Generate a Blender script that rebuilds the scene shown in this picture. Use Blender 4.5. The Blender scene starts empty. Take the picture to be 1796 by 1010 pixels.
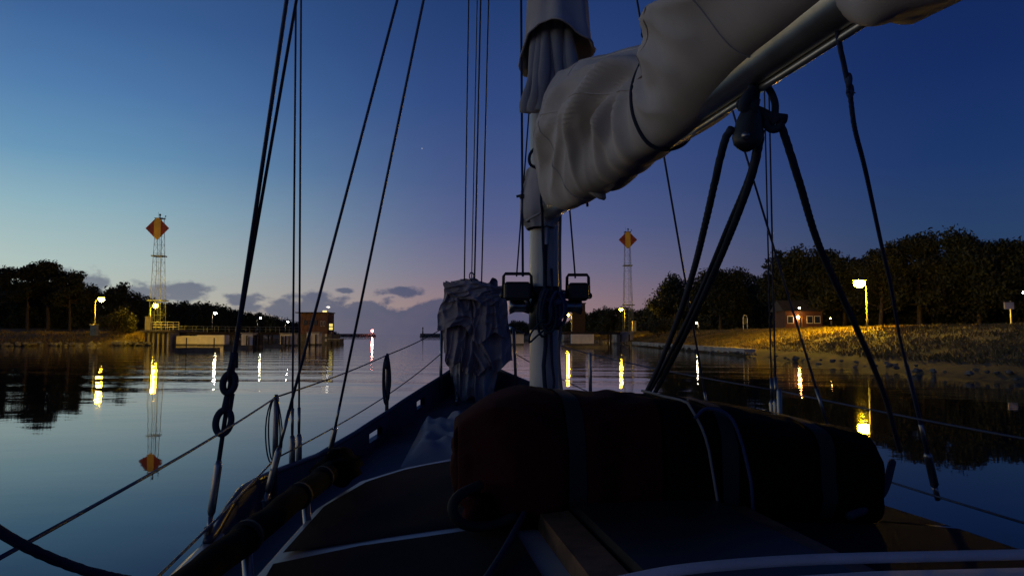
import bpy, math, random
import numpy as np
from mathutils import Vector, Matrix, noise

random.seed(7)
RNG = np.random.default_rng(7)
scene = bpy.context.scene
COL = scene.collection
PI = math.pi

# ------------------------------------------------------------------ camera
H = 1.9                         # eye height above the water
PW, PH, F = 1796.0, 1010.0, 1306.0
PITCH = math.radians(3.55)
cam_d = bpy.data.cameras.new('camera')
cam_d.sensor_width = 36.0
cam_d.lens = 36.0 * F / PW
cam_d.clip_start = 0.05
cam_d.clip_end = 20000
cam = bpy.data.objects.new('camera', cam_d)
COL.objects.link(cam)
cam.location = (0, 0, H)
cam.rotation_euler = (PI / 2 + PITCH, 0, 0)
scene.camera = cam

# ------------------------------------------------------------------ view
scene.view_settings.view_transform = 'Standard'
scene.view_settings.look = 'None'
scene.view_settings.exposure = 0.0
scene.view_settings.gamma = 1.0
scene.view_settings.use_curve_mapping = False
scene.render.engine = 'CYCLES'
scene.cycles.use_denoising = True
scene.cycles.max_bounces = 6
scene.cycles.diffuse_bounces = 2
scene.cycles.glossy_bounces = 4
scene.cycles.sample_clamp_indirect = 3.0
scene.cycles.caustics_reflective = False
scene.cycles.caustics_refractive = False


def lin(c):
    return tuple(((v / 255.0) / 12.92 if v <= 10 else (((v / 255.0) + 0.055) / 1.055) ** 2.4) for v in c)


# ------------------------------------------------------------------ world: dusk sky, afterglow to the left
world = bpy.data.worlds.new('World')
scene.world = world
world.use_nodes = True
WN = world.node_tree
WN.nodes.clear()


class NB:
    """small node-building helper"""
    def __init__(self, tree):
        self.t = tree

    def n(self, typ, **kw):
        nd = self.t.nodes.new(typ)
        for k, v in kw.items():
            setattr(nd, k, v)
        return nd

    def put(self, sock, v):
        if hasattr(v, 'is_output'):
            self.t.links.new(v, sock)
        elif isinstance(v, (int, float)):
            try:
                sock.default_value = v
            except TypeError:
                sock.default_value = (v, v, v)
        else:
            v = tuple(v)
            if len(v) == 3 and len(sock.default_value) == 4:
                v = v + (1,)
            sock.default_value = v

    def math(self, op, a, b=0.0, c=None, clamp=False):
        nd = self.n('ShaderNodeMath', operation=op)
        nd.use_clamp = clamp
        self.put(nd.inputs[0], a)
        self.put(nd.inputs[1], b)
        if c is not None:
            self.put(nd.inputs[2], c)
        return nd.outputs[0]

    def smooth(self, v, a, b):
        nd = self.n('ShaderNodeMapRange', interpolation_type='SMOOTHSTEP')
        self.put(nd.inputs[0], v)
        self.put(nd.inputs[1], a)
        self.put(nd.inputs[2], b)
        return nd.outputs[0]

    def ramp(self, v, stops):
        nd = self.n('ShaderNodeValToRGB')
        el = nd.color_ramp.elements
        while len(el) > 1:
            el.remove(el[-1])
        el[0].position = stops[0][0]
        el[0].color = tuple(stops[0][1]) + (1,)
        for p, c in stops[1:]:
            e = el.new(p)
            e.color = tuple(c) + (1,)
        self.put(nd.inputs[0], v)
        return nd.outputs[0]

    def mix(self, f, a, b, mode='MIX'):
        nd = self.n('ShaderNodeMix', data_type='RGBA', blend_type=mode)
        self.put(nd.inputs[0], f)
        self.put(nd.inputs[6], a)
        self.put(nd.inputs[7], b)
        return nd.outputs[2]

    def noise(self, vec, scale, detail=3.0, rough=0.55):
        nd = self.n('ShaderNodeTexNoise')
        if vec is not None:
            self.put(nd.inputs['Vector'], vec)
        nd.inputs['Scale'].default_value = scale
        nd.inputs['Detail'].default_value = detail
        nd.inputs['Roughness'].default_value = rough
        return nd.outputs[0]

    def sep(self, vec):
        nd = self.n('ShaderNodeSeparateXYZ')
        self.put(nd.inputs[0], vec)
        return nd.outputs

    def comb(self, x, y, z):
        nd = self.n('ShaderNodeCombineXYZ')
        for i, v in enumerate((x, y, z)):
            self.put(nd.inputs[i], v)
        return nd.outputs[0]


W = NB(WN)
tc = W.n('ShaderNodeTexCoord')
dx, dy, dz = W.sep(tc.outputs['Generated'])
hl = W.math('SQRT', W.math('ADD', W.math('MULTIPLY', dx, dx), W.math('MULTIPLY', dy, dy)))
hl = W.math('MAXIMUM', hl, 0.001)
SUN_AZ = math.radians(-78)      # sun is below the horizon, far left
sx, sy = math.sin(SUN_AZ), math.cos(SUN_AZ)
cosaz = W.math('DIVIDE', W.math('ADD', W.math('MULTIPLY', dx, sx), W.math('MULTIPLY', dy, sy)), hl)
zz = W.math('MAXIMUM', dz, 0.0)
rampL = W.ramp(zz, [(0.0, lin((205, 182, 155))), (0.035, lin((192, 194, 178))), (0.085, lin((174, 194, 190))),
                    (0.15, lin((142, 178, 191))), (0.21, lin((104, 150, 184))), (0.28, lin((80, 124, 172))),
                    (0.36, lin((60, 98, 150))), (0.6, lin((24, 42, 86))), (1.0, lin((8, 15, 38)))])
rampM = W.ramp(zz, [(0.0, lin((150, 122, 124))), (0.04, lin((146, 120, 126))), (0.085, lin((116, 110, 136))),
                    (0.14, lin((88, 96, 138))), (0.20, lin((70, 86, 134))), (0.30, lin((48, 72, 126))),
                    (0.42, lin((33, 58, 110))), (0.65, lin((15, 28, 64))), (1.0, lin((8, 15, 38)))])
rampR = W.ramp(zz, [(0.0, lin((52, 62, 88))), (0.06, lin((48, 66, 98))), (0.12, lin((40, 64, 102))),
                    (0.20, lin((28, 54, 104))), (0.30, lin((21, 44, 96))), (0.42, lin((17, 36, 86))),
                    (0.65, lin((11, 21, 54))), (1.0, lin((8, 15, 38)))])
# cos(az): left edge of the frame ~0.72, middle ~0.2, right edge ~-0.38
fLM = W.smooth(cosaz, 0.22, 0.76)
fMR = W.smooth(cosaz, -0.36, 0.24)
sky_c = W.mix(fMR, rampR, rampM)
sky_c = W.mix(fLM, sky_c, rampL)
rampG = W.ramp(zz, [(0.0, (1.0, 0.66, 0.36)), (0.06, (0.95, 0.74, 0.50)), (0.14, (0.66, 0.64, 0.56)), (0.25, (0.28, 0.36, 0.42)),
                    (0.4, (0.09, 0.15, 0.26)), (0.65, lin((22, 40, 82))), (1.0, lin((8, 15, 38)))])
sky_c = W.mix(W.smooth(cosaz, 0.70, 1.0), sky_c, rampG)
# low cumulus along the horizon
az = W.math('ARCTAN2', dx, dy)
cv = W.comb(W.math('MULTIPLY', az, 1.0), W.math('MULTIPLY', dz, 1.7), 0.0)
n1 = W.noise(cv, 26.0, 5.0, 0.55)
n2 = W.noise(cv, 9.0, 2.0, 0.5)
# a bank whose top follows coarse noise, ragged by fine noise
top = W.math('ADD', W.math('MULTIPLY', n2, 0.055), W.math('MULTIPLY', n1, 0.05))
side = W.math('MULTIPLY', W.smooth(az, 0.30, -0.05), W.smooth(az, -0.36, -0.24))
bank_top = W.math('SUBTRACT', W.math('ADD', top, W.math('MULTIPLY', side, 0.036)), 0.050)
bank = W.smooth(W.math('SUBTRACT', bank_top, dz), -0.0012, 0.0065)


def puff(a0, z0, ra, rz):
    a = W.math('DIVIDE', W.math('SUBTRACT', az, a0), ra)
    b = W.math('DIVIDE', W.math('SUBTRACT', dz, z0), rz)
    d = W.math('SQRT', W.math('ADD', W.math('MULTIPLY', a, a), W.math('MULTIPLY', b, b)))
    d = W.math('ADD', d, W.math('MULTIPLY', W.math('SUBTRACT', n1, 0.5), 3.0))
    return W.smooth(d, 1.1, 0.55)


cl = bank
for p in [(-0.522, 0.055, 0.030, 0.022), (-0.462, 0.048, 0.034, 0.016), (-0.412, 0.048, 0.026, 0.018), (-0.30, 0.032, 0.05, 0.014), (-0.26, 0.036, 0.05, 0.02),
          (-0.148, 0.056, 0.032, 0.0075), (-0.338, 0.045, 0.030, 0.010), (-0.222, 0.057, 0.012, 0.004)]:
    cl = W.math('MAXIMUM', cl, puff(*p))
cloud_col = W.mix(fLM, W.mix(fMR, lin((44, 54, 82)), lin((58, 70, 104))), lin((106, 112, 128)))
cloud_col = W.mix(W.math('MULTIPLY', n1, 0.22), cloud_col, sky_c)
sky_c = W.mix(W.math('MULTIPLY', cl, 0.92), sky_c, cloud_col)
# one early star
sd = Vector((-0.1225, 1.0, 0.252)).normalized()
dot = W.n('ShaderNodeVectorMath', operation='DOT_PRODUCT')
W.put(dot.inputs[0], tc.outputs['Generated'])
dot.inputs[1].default_value = sd
star = W.math('GREATER_THAN', dot.outputs['Value'], 1 - 2.2e-7)
sky_c = W.mix(star, sky_c, (0.55, 0.55, 0.6))
bg = W.n('ShaderNodeBackground')
W.put(bg.inputs[0], sky_c)
bg.inputs[1].default_value = 1.0
wo = W.n('ShaderNodeOutputWorld')
WN.links.new(bg.outputs[0], wo.inputs[0])


# ------------------------------------------------------------------ placement helpers
def ray(px, py):
    u, v = (px - PW / 2) / F, (PH / 2 - py) / F
    return (u, math.cos(PITCH) - v * math.sin(PITCH), math.sin(PITCH) + v * math.cos(PITCH))


def at(px, py, Y):
    r = ray(px, py)
    k = Y / r[1]
    return Vector((r[0] * k, Y, H + r[2] * k))


def at_z(px, py, z):
    r = ray(px, py)
    k = (z - H) / r[2]
    return Vector((r[0] * k, r[1] * k, z))


# boat frame: origin at the mast, t forward, b to starboard, z relative to the eye
MX, MY = 0.153, 3.5
AXF = Vector((-0.151, 0.9885, 0)).normalized()
AXS = Vector((AXF.y, -AXF.x, 0))
HEAD = math.atan2(-AXF.x, AXF.y)


def BL(t, b, zc):
    return Vector((MX, MY, 0)) + AXF * t + AXS * b + Vector((0, 0, H + zc))


# ------------------------------------------------------------------ materials
MATS = {}


def mat(name, col, rough=0.6, metal=0.0, var=0.25, scale=6.0, bump=0.0, bscale=40.0, emit=None, estr=0.0, spec=0.5, col2=None):
    if name in MATS:
        return MATS[name]
    m = bpy.data.materials.new(name)
    m.use_nodes = True
    N = NB(m.node_tree)
    p = m.node_tree.nodes['Principled BSDF']
    tcn = N.n('ShaderNodeTexCoord')
    nz = N.noise(tcn.outputs['Object'], scale, 4.0, 0.6)
    c2 = col2 if col2 else tuple(v * (1 - var) for v in col)
    c1 = col if col2 else tuple(min(1, v * (1 + var * 0.6)) for v in col)
    c = N.mix(N.smooth(nz, 0.3, 0.7), c2, c1)
    N.put(p.inputs['Base Color'], c)
    N.put(p.inputs['Roughness'], N.math('ADD', rough - 0.06, N.math('MULTIPLY', nz, 0.12), clamp=True))
    p.inputs['Metallic'].default_value = metal
    p.inputs['Specular IOR Level'].default_value = spec
    if emit:
        p.inputs['Emission Color'].default_value = tuple(emit) + (1,)
        p.inputs['Emission Strength'].default_value = estr
    if bump:
        b = N.n('ShaderNodeBump')
        b.inputs['Strength'].default_value = 0.6
        b.inputs['Distance'].default_value = bump
        N.put(b.inputs['Height'], N.noise(tcn.outputs['Object'], bscale, 3.0, 0.6))
        N.put(p.inputs['Normal'], b.outputs[0])
    MATS[name] = m
    return m


SAILCLOTH = mat('cover_canvas', (0.58, 0.515, 0.49), 0.85, var=0.16, scale=3.5, bump=0.0012, bscale=420)
JIBCLOTH = mat('jib_cloth', (0.36, 0.29, 0.30), 0.8, var=0.25, scale=5.0, bump=0.004, bscale=60)
SAILWHITE = mat('sail_white', (0.34, 0.32, 0.33), 0.75, var=0.1, bump=0.002, bscale=120)
MASTPAINT = mat('mast_paint', (0.52, 0.50, 0.49), 0.34, var=0.1, scale=4)
ALU = mat('anodised_metal', (0.42, 0.41, 0.40), 0.30, 0.75, var=0.2, scale=9)
STEEL = mat('stainless_steel', (0.26, 0.26, 0.27), 0.3, 0.9, var=0.2, scale=20)
WIREM = mat('wire_rope', (0.06, 0.075, 0.13), 0.5, 0.4, bump=0.001, bscale=400)
ROPE = mat('dark_rope', (0.026, 0.034, 0.062), 0.9, bump=0.002, bscale=300)
BLUEROPE = mat('blue_rope', (0.035, 0.055, 0.13), 0.9, bump=0.002, bscale=300)
PALEROPE = mat('pale_rope', (0.22, 0.21, 0.21), 0.9, bump=0.002, bscale=300)
BLACKPL = mat('black_plastic', (0.016, 0.016, 0.018), 0.45, var=0.3, scale=12)
GREYPL = mat('grey_plastic', (0.2, 0.2, 0.22), 0.5, scale=12)
GEL = mat('white_gelcoat', (0.34, 0.34, 0.36), 0.35, var=0.14, scale=3)
NONSKID = mat('non_skid_deck', (0.034, 0.026, 0.029), 0.94, spec=0.06, var=0.2, scale=4, bump=0.002, bscale=500)
DECKBLUE = mat('blue_grey_deck', (0.07, 0.085, 0.12), 0.6, var=0.3, scale=5, bump=0.002, bscale=400)
BULW = mat('navy_bulwark', (0.035, 0.045, 0.085), 0.42, var=0.3, scale=4)
HULLM = mat('navy_hull', (0.03, 0.045, 0.11), 0.25, var=0.2, scale=2)
TEAK = mat('teak', (0.17, 0.085, 0.04), 0.6, var=0.4, scale=14, bump=0.002, bscale=90)
REDBAG = mat('dark_red_canvas', (0.042, 0.0055, 0.007), 0.95, spec=0.1, var=0.35, scale=5, bump=0.004, bscale=120)
BLACKBAG = mat('black_canvas', (0.0045, 0.004, 0.005), 0.95, spec=0.08, var=0.35, scale=6, bump=0.004, bscale=120)
STRAP = mat('black_webbing', (0.012, 0.012, 0.013), 0.8, bump=0.001, bscale=400)
HOODCL = mat('sprayhood_cloth', (0.5, 0.5, 0.58), 0.85, var=0.15, scale=5, bump=0.003, bscale=200)
CONC = mat('weathered_concrete', (0.36, 0.34, 0.32), 0.9, var=0.4, scale=0.7, bump=0.02, bscale=3)
PALECONC = mat('pale_painted_concrete', (0.80, 0.75, 0.70), 0.85, var=0.12, scale=0.9, bump=0.01, bscale=4)
DARKCONC = mat('dark_wet_concrete', (0.12, 0.11, 0.10), 0.8, var=0.45, scale=0.8, bump=0.02, bscale=3)
TIMBER = mat('tarred_timber', (0.045, 0.034, 0.028), 0.85, var=0.4, scale=1.5, bump=0.01, bscale=8)
GALV = mat('galvanised_steel', (0.30, 0.34, 0.37), 0.55, 0.3, var=0.25, scale=3)
POSTM = mat('lamp_post_steel', (0.04, 0.042, 0.042), 0.5, 0.3, var=0.2, scale=3)
REDP = mat('red_day_mark', (0.36, 0.065, 0.016), 0.6, var=0.15, scale=1.2)
YELP = mat('yellow_day_mark', (0.80, 0.50, 0.06), 0.6, var=0.12, scale=1.2)
BRICKM = mat('brown_brick', (0.15, 0.075, 0.062), 0.9, var=0.35, scale=2.0, bump=0.02, bscale=6)
ROOFM = mat('dark_roof_felt', (0.05, 0.042, 0.04), 0.85, var=0.3, scale=1.0)
GLASSD = mat('dark_window_glass', (0.02, 0.024, 0.03), 0.08)
HOUSEW = mat('red_brown_boards', (0.10, 0.04, 0.026), 0.85, var=0.25, scale=2)
WHITEP = mat('white_paint', (0.7, 0.68, 0.64), 0.6, var=0.12, scale=2)
CABIN = mat('yellowish_cabinet', (0.5, 0.45, 0.24), 0.6, var=0.15, scale=2)
BARK = mat('bark', (0.07, 0.05, 0.036), 0.95, var=0.4, scale=3, bump=0.02, bscale=12)
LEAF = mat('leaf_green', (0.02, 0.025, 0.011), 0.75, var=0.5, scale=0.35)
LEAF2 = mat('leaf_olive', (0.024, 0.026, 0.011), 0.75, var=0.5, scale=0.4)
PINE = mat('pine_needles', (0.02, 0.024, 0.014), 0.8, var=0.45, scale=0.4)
GRASSM = mat('dry_grass', (0.23, 0.155, 0.055), 0.9, scale=0.25, col2=(0.07, 0.06, 0.024))
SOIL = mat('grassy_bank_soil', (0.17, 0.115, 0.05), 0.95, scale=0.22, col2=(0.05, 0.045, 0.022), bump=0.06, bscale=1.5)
STONE = mat('shore_stone', (0.16, 0.15, 0.14), 0.75, var=0.5, scale=0.9, bump=0.03, bscale=4)


def lampmat(name, col, s):
    return mat(name, (0.8, 0.8, 0.8), 0.4, emit=col, estr=s)


SODIUM = lampmat('sodium_lamp_glass', (1.0, 0.57, 0.003), 1000)
WHITEHOT = lampmat('white_glare_core', (1.0, 0.80, 0.40), 160)  # white centre of the imitated lamp glare
SODIUM3 = lampmat('bright_sodium_lamp_glass', (1.0, 0.56, 0.004), 2300)
SODIUM2 = lampmat('warm_lamp_glass', (1.0, 0.57, 0.004), 1300)
COOL = lampmat('pale_lamp_glass', (1.0, 0.80, 0.50), 300)
HOUSEL = lampmat('house_lamp_glass', (1.0, 0.48, 0.12), 100)
BEACON = lampmat('red_beacon_glass', (1.0, 0.30, 0.24), 60)
SIGNAL = lampmat('lit_signal_glass', (1.0, 0.78, 0.16), 0.9)


# ------------------------------------------------------------------ mesh helpers
ROOTM = {}


class MB:
    def __init__(self):
        self.v, self.f, self.n = [], [], 0

    def add(self, V, Fc):
        V = np.asarray(V, dtype=float).reshape(-1, 3)
        self.v.append(V)
        self.f.extend(tuple(i + self.n for i in q) for q in Fc)
        self.n += len(V)
        return self

    def quads(self, V):
        """V: (n*4,3) independent quads"""
        n = len(V) // 4
        return self.add(V, [(4 * i, 4 * i + 1, 4 * i + 2, 4 * i + 3) for i in range(n)])

    def box(self, c, s, rz=0.0, bev=0.0):
        x, y, z = s[0] / 2, s[1] / 2, s[2] / 2
        if bev > 0:
            prof = []
            for sx_, sy_, a0 in ((1, 1, 0), (-1, 1, 90), (-1, -1, 180), (1, -1, 270)):
                for k in (0, 45, 90):
                    a = math.radians(a0 + k)
                    prof.append((sx_ * (x - bev) + bev * math.cos(a), sy_ * (y - bev) + bev * math.sin(a)))
            V, Fc = [], []
            n = len(prof)
            for zz_, ins in ((-z, bev), (-z + bev, 0), (z - bev, 0), (z, bev)):
                for (px, py) in prof:
                    V.append((px * (1 - ins / max(x, 1e-6)), py * (1 - ins / max(y, 1e-6)), zz_))
            for r in range(3):
                for i in range(n):
                    j = (i + 1) % n
                    Fc.append((r * n + i, r * n + j, (r + 1) * n + j, (r + 1) * n + i))
            Fc.append(tuple(range(n - 1, -1, -1)))
            Fc.append(tuple(3 * n + i for i in range(n)))
        else:
            V = [(-x, -y, -z), (x, -y, -z), (x, y, -z), (-x, y, -z), (-x, -y, z), (x, -y, z), (x, y, z), (-x, y, z)]
            Fc = [(0, 3, 2, 1), (4, 5, 6, 7), (0, 1, 5, 4), (1, 2, 6, 5), (2, 3, 7, 6), (3, 0, 4, 7)]
        V = np.array(V)
        ca, sa = math.cos(rz), math.sin(rz)
        R = np.array([[ca, -sa, 0], [sa, ca, 0], [0, 0, 1]])
        return self.add(V @ R.T + np.array(c), Fc)

    def obox(self, c, ax, ay, az_, s):
        """oriented box, ax/ay/az_ unit vectors"""
        V = []
        for k in ((-1, -1, -1), (1, -1, -1), (1, 1, -1), (-1, 1, -1), (-1, -1, 1), (1, -1, 1), (1, 1, 1), (-1, 1, 1)):
            V.append(Vector(c) + ax * (k[0] * s[0] / 2) + ay * (k[1] * s[1] / 2) + az_ * (k[2] * s[2] / 2))
        return self.add([tuple(v) for v in V], [(0, 3, 2, 1), (4, 5, 6, 7), (0, 1, 5, 4), (1, 2, 6, 5), (2, 3, 7, 6), (3, 0, 4, 7)])

    def tube(self, pts, r, n=8, flat=None, caps=True):
        pts = [Vector(p) for p in pts]
        m = len(pts)
        rs = r if hasattr(r, '__len__') else [r] * m
        V, Fc = [], []
        up = None
        for i, p in enumerate(pts):
            d = (pts[min(i + 1, m - 1)] - pts[max(i - 1, 0)])
            d = d.normalized() if d.length > 1e-9 else Vector((0, 0, 1))
            if up is None:
                ref = Vector((0, 0, 1)) if abs(d.z) < 0.9 else Vector((1, 0, 0))
                up = (ref - d * ref.dot(d)).normalized()
            else:
                up = up - d * up.dot(d)
                up = up.normalized() if up.length > 1e-6 else d.orthogonal().normalized()
            sd_ = d.cross(up)
            for k in range(n):
                a = 2 * PI * k / n
                q = p + (up * math.cos(a) + sd_ * math.sin(a)) * rs[i]
                V.append(tuple(q))
        for i in range(m - 1):
            for k in range(n):
                j = (k + 1) % n
                Fc.append((i * n + k, i * n + j, (i + 1) * n + j, (i + 1) * n + k))
        if caps:
            Fc.append(tuple(range(n - 1, -1, -1)))
            Fc.append(tuple((m - 1) * n + k for k in range(n)))
        return self.add(V, Fc)

    def rope(self, pts, r, strands=3, pitch=7.0, n=15):
        """laid rope: the section has lobes that turn along the length"""
        pts = [Vector(p) for p in pts]
        out = [pts[0]]
        step = r * 1.1
        for a_, c_ in zip(pts[:-1], pts[1:]):
            L = (c_ - a_).length
            k = max(1, int(L / step))
            out += [a_.lerp(c_, (i + 1) / k) for i in range(k)]
        V, Fc, up, acc = [], [], None, 0.0
        m = len(out)
        for i, p in enumerate(out):
            d = (out[min(i + 1, m - 1)] - out[max(i - 1, 0)]).normalized()
            if up is None:
                up = d.orthogonal().normalized()
            up = (up - d * up.dot(d)).normalized()
            sd_ = d.cross(up)
            if i:
                acc += (p - out[i - 1]).length
            tw = 2 * PI * acc / (r * pitch)
            for k in range(n):
                a = 2 * PI * k / n
                rr = r * (0.86 + 0.2 * abs(math.cos(strands * 0.5 * (a - tw))))
                V.append(tuple(p + (up * math.cos(a) + sd_ * math.sin(a)) * rr))
        for i in range(m - 1):
            for k in range(n):
                j = (k + 1) % n
                Fc.append((i * n + k, i * n + j, (i + 1) * n + j, (i + 1) * n + k))
        Fc.append(tuple(range(n - 1, -1, -1)))
        Fc.append(tuple((m - 1) * n + k for k in range(n)))
        return self.add(V, Fc)

    def loft(self, rings, closed=True, caps=True):
        n = len(rings[0])
        V = [tuple(p) for r in rings for p in r]
        Fc = []
        for i in range(len(rings) - 1):
            for k in range(n if closed else n - 1):
                j = (k + 1) % n
                Fc.append((i * n + k, i * n + j, (i + 1) * n + j, (i + 1) * n + k))
        if caps and closed:
            Fc.append(tuple(range(n - 1, -1, -1)))
            Fc.append(tuple((len(rings) - 1) * n + k for k in range(n)))
        return self.add(V, Fc)

    def ball(self, c, r, nu=12, nv=8, nz=0.0, seed=0):
        r = r if hasattr(r, '__len__') else (r, r, r)
        rings = []
        for j in range(nv + 1):
            ph = -PI / 2 + PI * j / nv
            ring = []
            for i in range(nu):
                a = 2 * PI * i / nu
                d = Vector((math.cos(a) * math.cos(ph), math.sin(a) * math.cos(ph), math.sin(ph)))
                k = 1 + (nz * noise.noise(d * 1.7 + Vector((seed, 0, 0))) if nz else 0)
                ring.append((c[0] + d.x * r[0] * k, c[1] + d.y * r[1] * k, c[2] + d.z * r[2] * k))
            rings.append(ring)
        return self.loft(rings, True, False)

    def prism(self, poly, z0, z1):
        n = len(poly)
        V = [(p[0], p[1], z0) for p in poly] + [(p[0], p[1], z1) for p in poly]
        Fc = [tuple(range(n - 1, -1, -1)), tuple(range(n, 2 * n))]
        for i in range(n):
            j = (i + 1) % n
            Fc.append((i, j, n + j, n + i))
        return self.add(V, Fc)

    def build(self, name, m, parent=None, smooth=False):
        V = np.concatenate(self.v) if self.v else np.zeros((0, 3))
        if parent is not None:
            inv = np.array(ROOTM[parent.name].inverted())
            V = V @ inv[:3, :3].T + inv[:3, 3]
        me = bpy.data.meshes.new(name)
        me.from_pydata(V.tolist(), [], self.f)
        me.materials.append(m)
        if smooth:
            me.polygons.foreach_set('use_smooth', [True] * len(me.polygons))
        me.update()
        o = bpy.data.objects.new(name, me)
        COL.objects.link(o)
        if parent is not None:
            o.parent = parent
            ROOTM[o.name] = ROOTM[parent.name]
        else:
            ROOTM[o.name] = Matrix.Identity(4)
        return o


def tag(o, label=None, cat=None, group=None, kind=None):
    if label:
        o['label'] = label
    if cat:
        o['category'] = cat
    if group:
        o['group'] = group
    if kind:
        o['kind'] = kind
    return o


def thing(name, label, cat, loc, rz=0.0, group=None):
    o = bpy.data.objects.new(name, None)
    o.empty_display_size = 0.2
    COL.objects.link(o)
    o.location = loc
    o.rotation_euler = (0, 0, rz)
    ROOTM[o.name] = Matrix.Translation(Vector(loc)) @ Matrix.Rotation(rz, 4, 'Z')
    return tag(o, label, cat, group)


def spline(pts, n=10):
    """Catmull-Rom through 3D points"""
    P = [Vector(p) for p in pts]
    P = [P[0] * 2 - P[1]] + P + [P[-1] * 2 - P[-2]]
    out = []
    for i in range(1, len(P) - 2):
        for k in range(n):
            t = k / n
            a, b, c, d = P[i - 1], P[i], P[i + 1], P[i + 2]
            out.append(0.5 * ((2 * b) + (c - a) * t + (2 * a - 5 * b + 4 * c - d) * t * t + (3 * b - a - 3 * c + d) * t ** 3))
    out.append(P[-2])
    return out


def interp(x, xs, ys):
    return float(np.interp(x, xs, ys))


# ================================================================== SETTING
# ---- water
def water_material():
    m = bpy.data.materials.new('harbour_water')
    m.use_nodes = True
    N = NB(m.node_tree)
    p = m.node_tree.nodes['Principled BSDF']
    p.inputs['Base Color'].default_value = (0.004, 0.009, 0.018, 1)
    p.inputs['Roughness'].default_value = 0.018
    p.inputs['IOR'].default_value = 1.333
    g = N.n('ShaderNodeNewGeometry')
    x, y, z = N.sep(g.outputs['Position'])
    warp = N.noise(N.comb(N.math('MULTIPLY', x, 0.035), N.math('MULTIPLY', y, 0.03), 0.0), 1.0, 2.0)
    yy = N.math('ADD', N.math('ADD', y, N.math('MULTIPLY', x, 0.10)), N.math('MULTIPLY', warp, 9.0))
    s1 = N.math('SINE', N.math('MULTIPLY', yy, 2 * PI / 5.2))
    s2 = N.math('SINE', N.math('MULTIPLY', N.math('ADD', yy, N.math('MULTIPLY', x, 0.13)), 2 * PI / 3.1))
    wake = N.math('ADD', N.math('MULTIPLY', s1, 0.0065), N.math('MULTIPLY', s2, 0.0026))
    # the wake lies a little way off the boat; water close by is glassy
    patch = N.smooth(N.noise(N.comb(N.math('MULTIPLY', x, 0.022), N.math('MULTIPLY', y, 0.05), 3.0), 1.0, 1.0), 0.3, 0.6)
    mk = N.math('MULTIPLY', N.smooth(y, 17.0, 30.0), N.smooth(y, 120.0, 52.0))
    wake = N.math('MULTIPLY', wake, N.math('MULTIPLY', mk, patch))
    fine = N.noise(N.comb(N.math('MULTIPLY', x, 0.9), N.math('MULTIPLY', y, 1.5), 0.0), 1.0, 3.0, 0.5)
    famp = N.math('ADD', 0.0012, N.math('MULTIPLY', N.smooth(y, 12.0, 40.0), 0.014))
    swell = N.noise(N.comb(N.math('MULTIPLY', x, 0.12), N.math('MULTIPLY', y, 0.2), 7.0), 1.0, 2.0)
    h = N.math('ADD', wake, N.math('ADD', N.math('MULTIPLY', fine, famp), N.math('MULTIPLY', swell, 0.012)))
    b = N.n('ShaderNodeBump')
    b.inputs['Strength'].default_value = 1.0
    b.inputs['Distance'].default_value = 1.0
    N.put(b.inputs['Height'], h)
    N.put(p.inputs['Normal'], b.outputs[0])
    return m


mb = MB()
mb.add([(-2500, -400, 0), (2500, -400, 0), (2500, 2800, 0), (-2500, 2800, 0)], [(0, 1, 2, 3)])
tag(mb.build('water', water_material()), kind='structure')


# ---- banks: a strip lofted inland from a shoreline
def land(name, shore, inward, prof, seed):
    """shore: plan points; inward: per-point unit dirs; prof: [(dist, z)]"""
    rings = []
    m = len(shore)
    S = []
    for i in range(m - 1):
        k = max(1, int((Vector(shore[i + 1]) - Vector(shore[i])).length / 4))
        for j in range(k):
            t = j / k
            S.append((Vector(shore[i]).lerp(Vector(shore[i + 1]), t), Vector(inward[i]).lerp(Vector(inward[i + 1]), t).normalized()))
    S.append((Vector(shore[-1]), Vector(inward[-1]).normalized()))
    rings = []
    for p, d in S:
        ring = []
        for dist, z in prof:
            q = p + d * dist
            wob = noise.noise(Vector((q.x * 0.11, q.y * 0.11, seed))) + 0.5 * noise.noise(Vector((q.x * 0.4, q.y * 0.4, seed)))
            q2 = q + d * (wob * min(1.2, dist * 0.3 + 0.35))
            ring.append((q2.x, q2.y, z + (0.3 * wob if z > 0.2 else 0)))
        rings.append(ring)
    b = MB()
    b.loft(rings, closed=False, caps=False)
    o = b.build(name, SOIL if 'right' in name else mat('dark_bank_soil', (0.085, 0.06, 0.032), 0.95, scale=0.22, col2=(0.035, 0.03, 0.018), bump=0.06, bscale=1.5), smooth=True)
    tag(o, kind='structure')
    return S


PROF_R = [(-1.5, -0.8), (0, -0.05), (1.2, 0.35), (2.6, 0.65), (4.5, 1.1), (8.0, 1.75), (12, 2.4), (15, 2.55), (30, 2.8), (80, 4), (220, 6)]
shore_R = [(24, -60), (20, 5), (19.5, 60), (20.5, 120), (20, 165), (13, 205), (8, 290), (0, 380), (-4, 430), (20, 520)]
inw_R = [(1, 0), (1, 0), (1, 0), (1, 0.05), (1, 0.05), (1, 0.1), (1, 0.1), (1, 0), (1, -0.3), (0.8, -0.6)]
SR = land('right_bank', shore_R, inw_R, PROF_R, 2.2)
PROF_L = [(-1.5, -0.8), (0, -0.05), (1.2, 0.35), (3.0, 0.9), (6.0, 1.5), (10, 1.9), (16, 2.1), (35, 2.6), (90, 5), (220, 8)]
shore_L = [(-190, 20), (-130, 70), (-98, 108), (-74, 119), (-62, 124), (-60, 140), (-66, 185), (-76, 250), (-88, 320), (-104, 420), (-150, 520)]
inw_L = [(-0.7, 0.7), (-0.6, 0.8), (-0.35, 0.93), (-0.25, 0.97), (-0.6, 0.8), (-0.9, 0.3), (-1, 0.1), (-1, 0.1), (-1, 0.1), (-1, 0), (-0.9, -0.3)]
SL = land('left_bank', shore_L, inw_L, PROF_L, 5.1)


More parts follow.
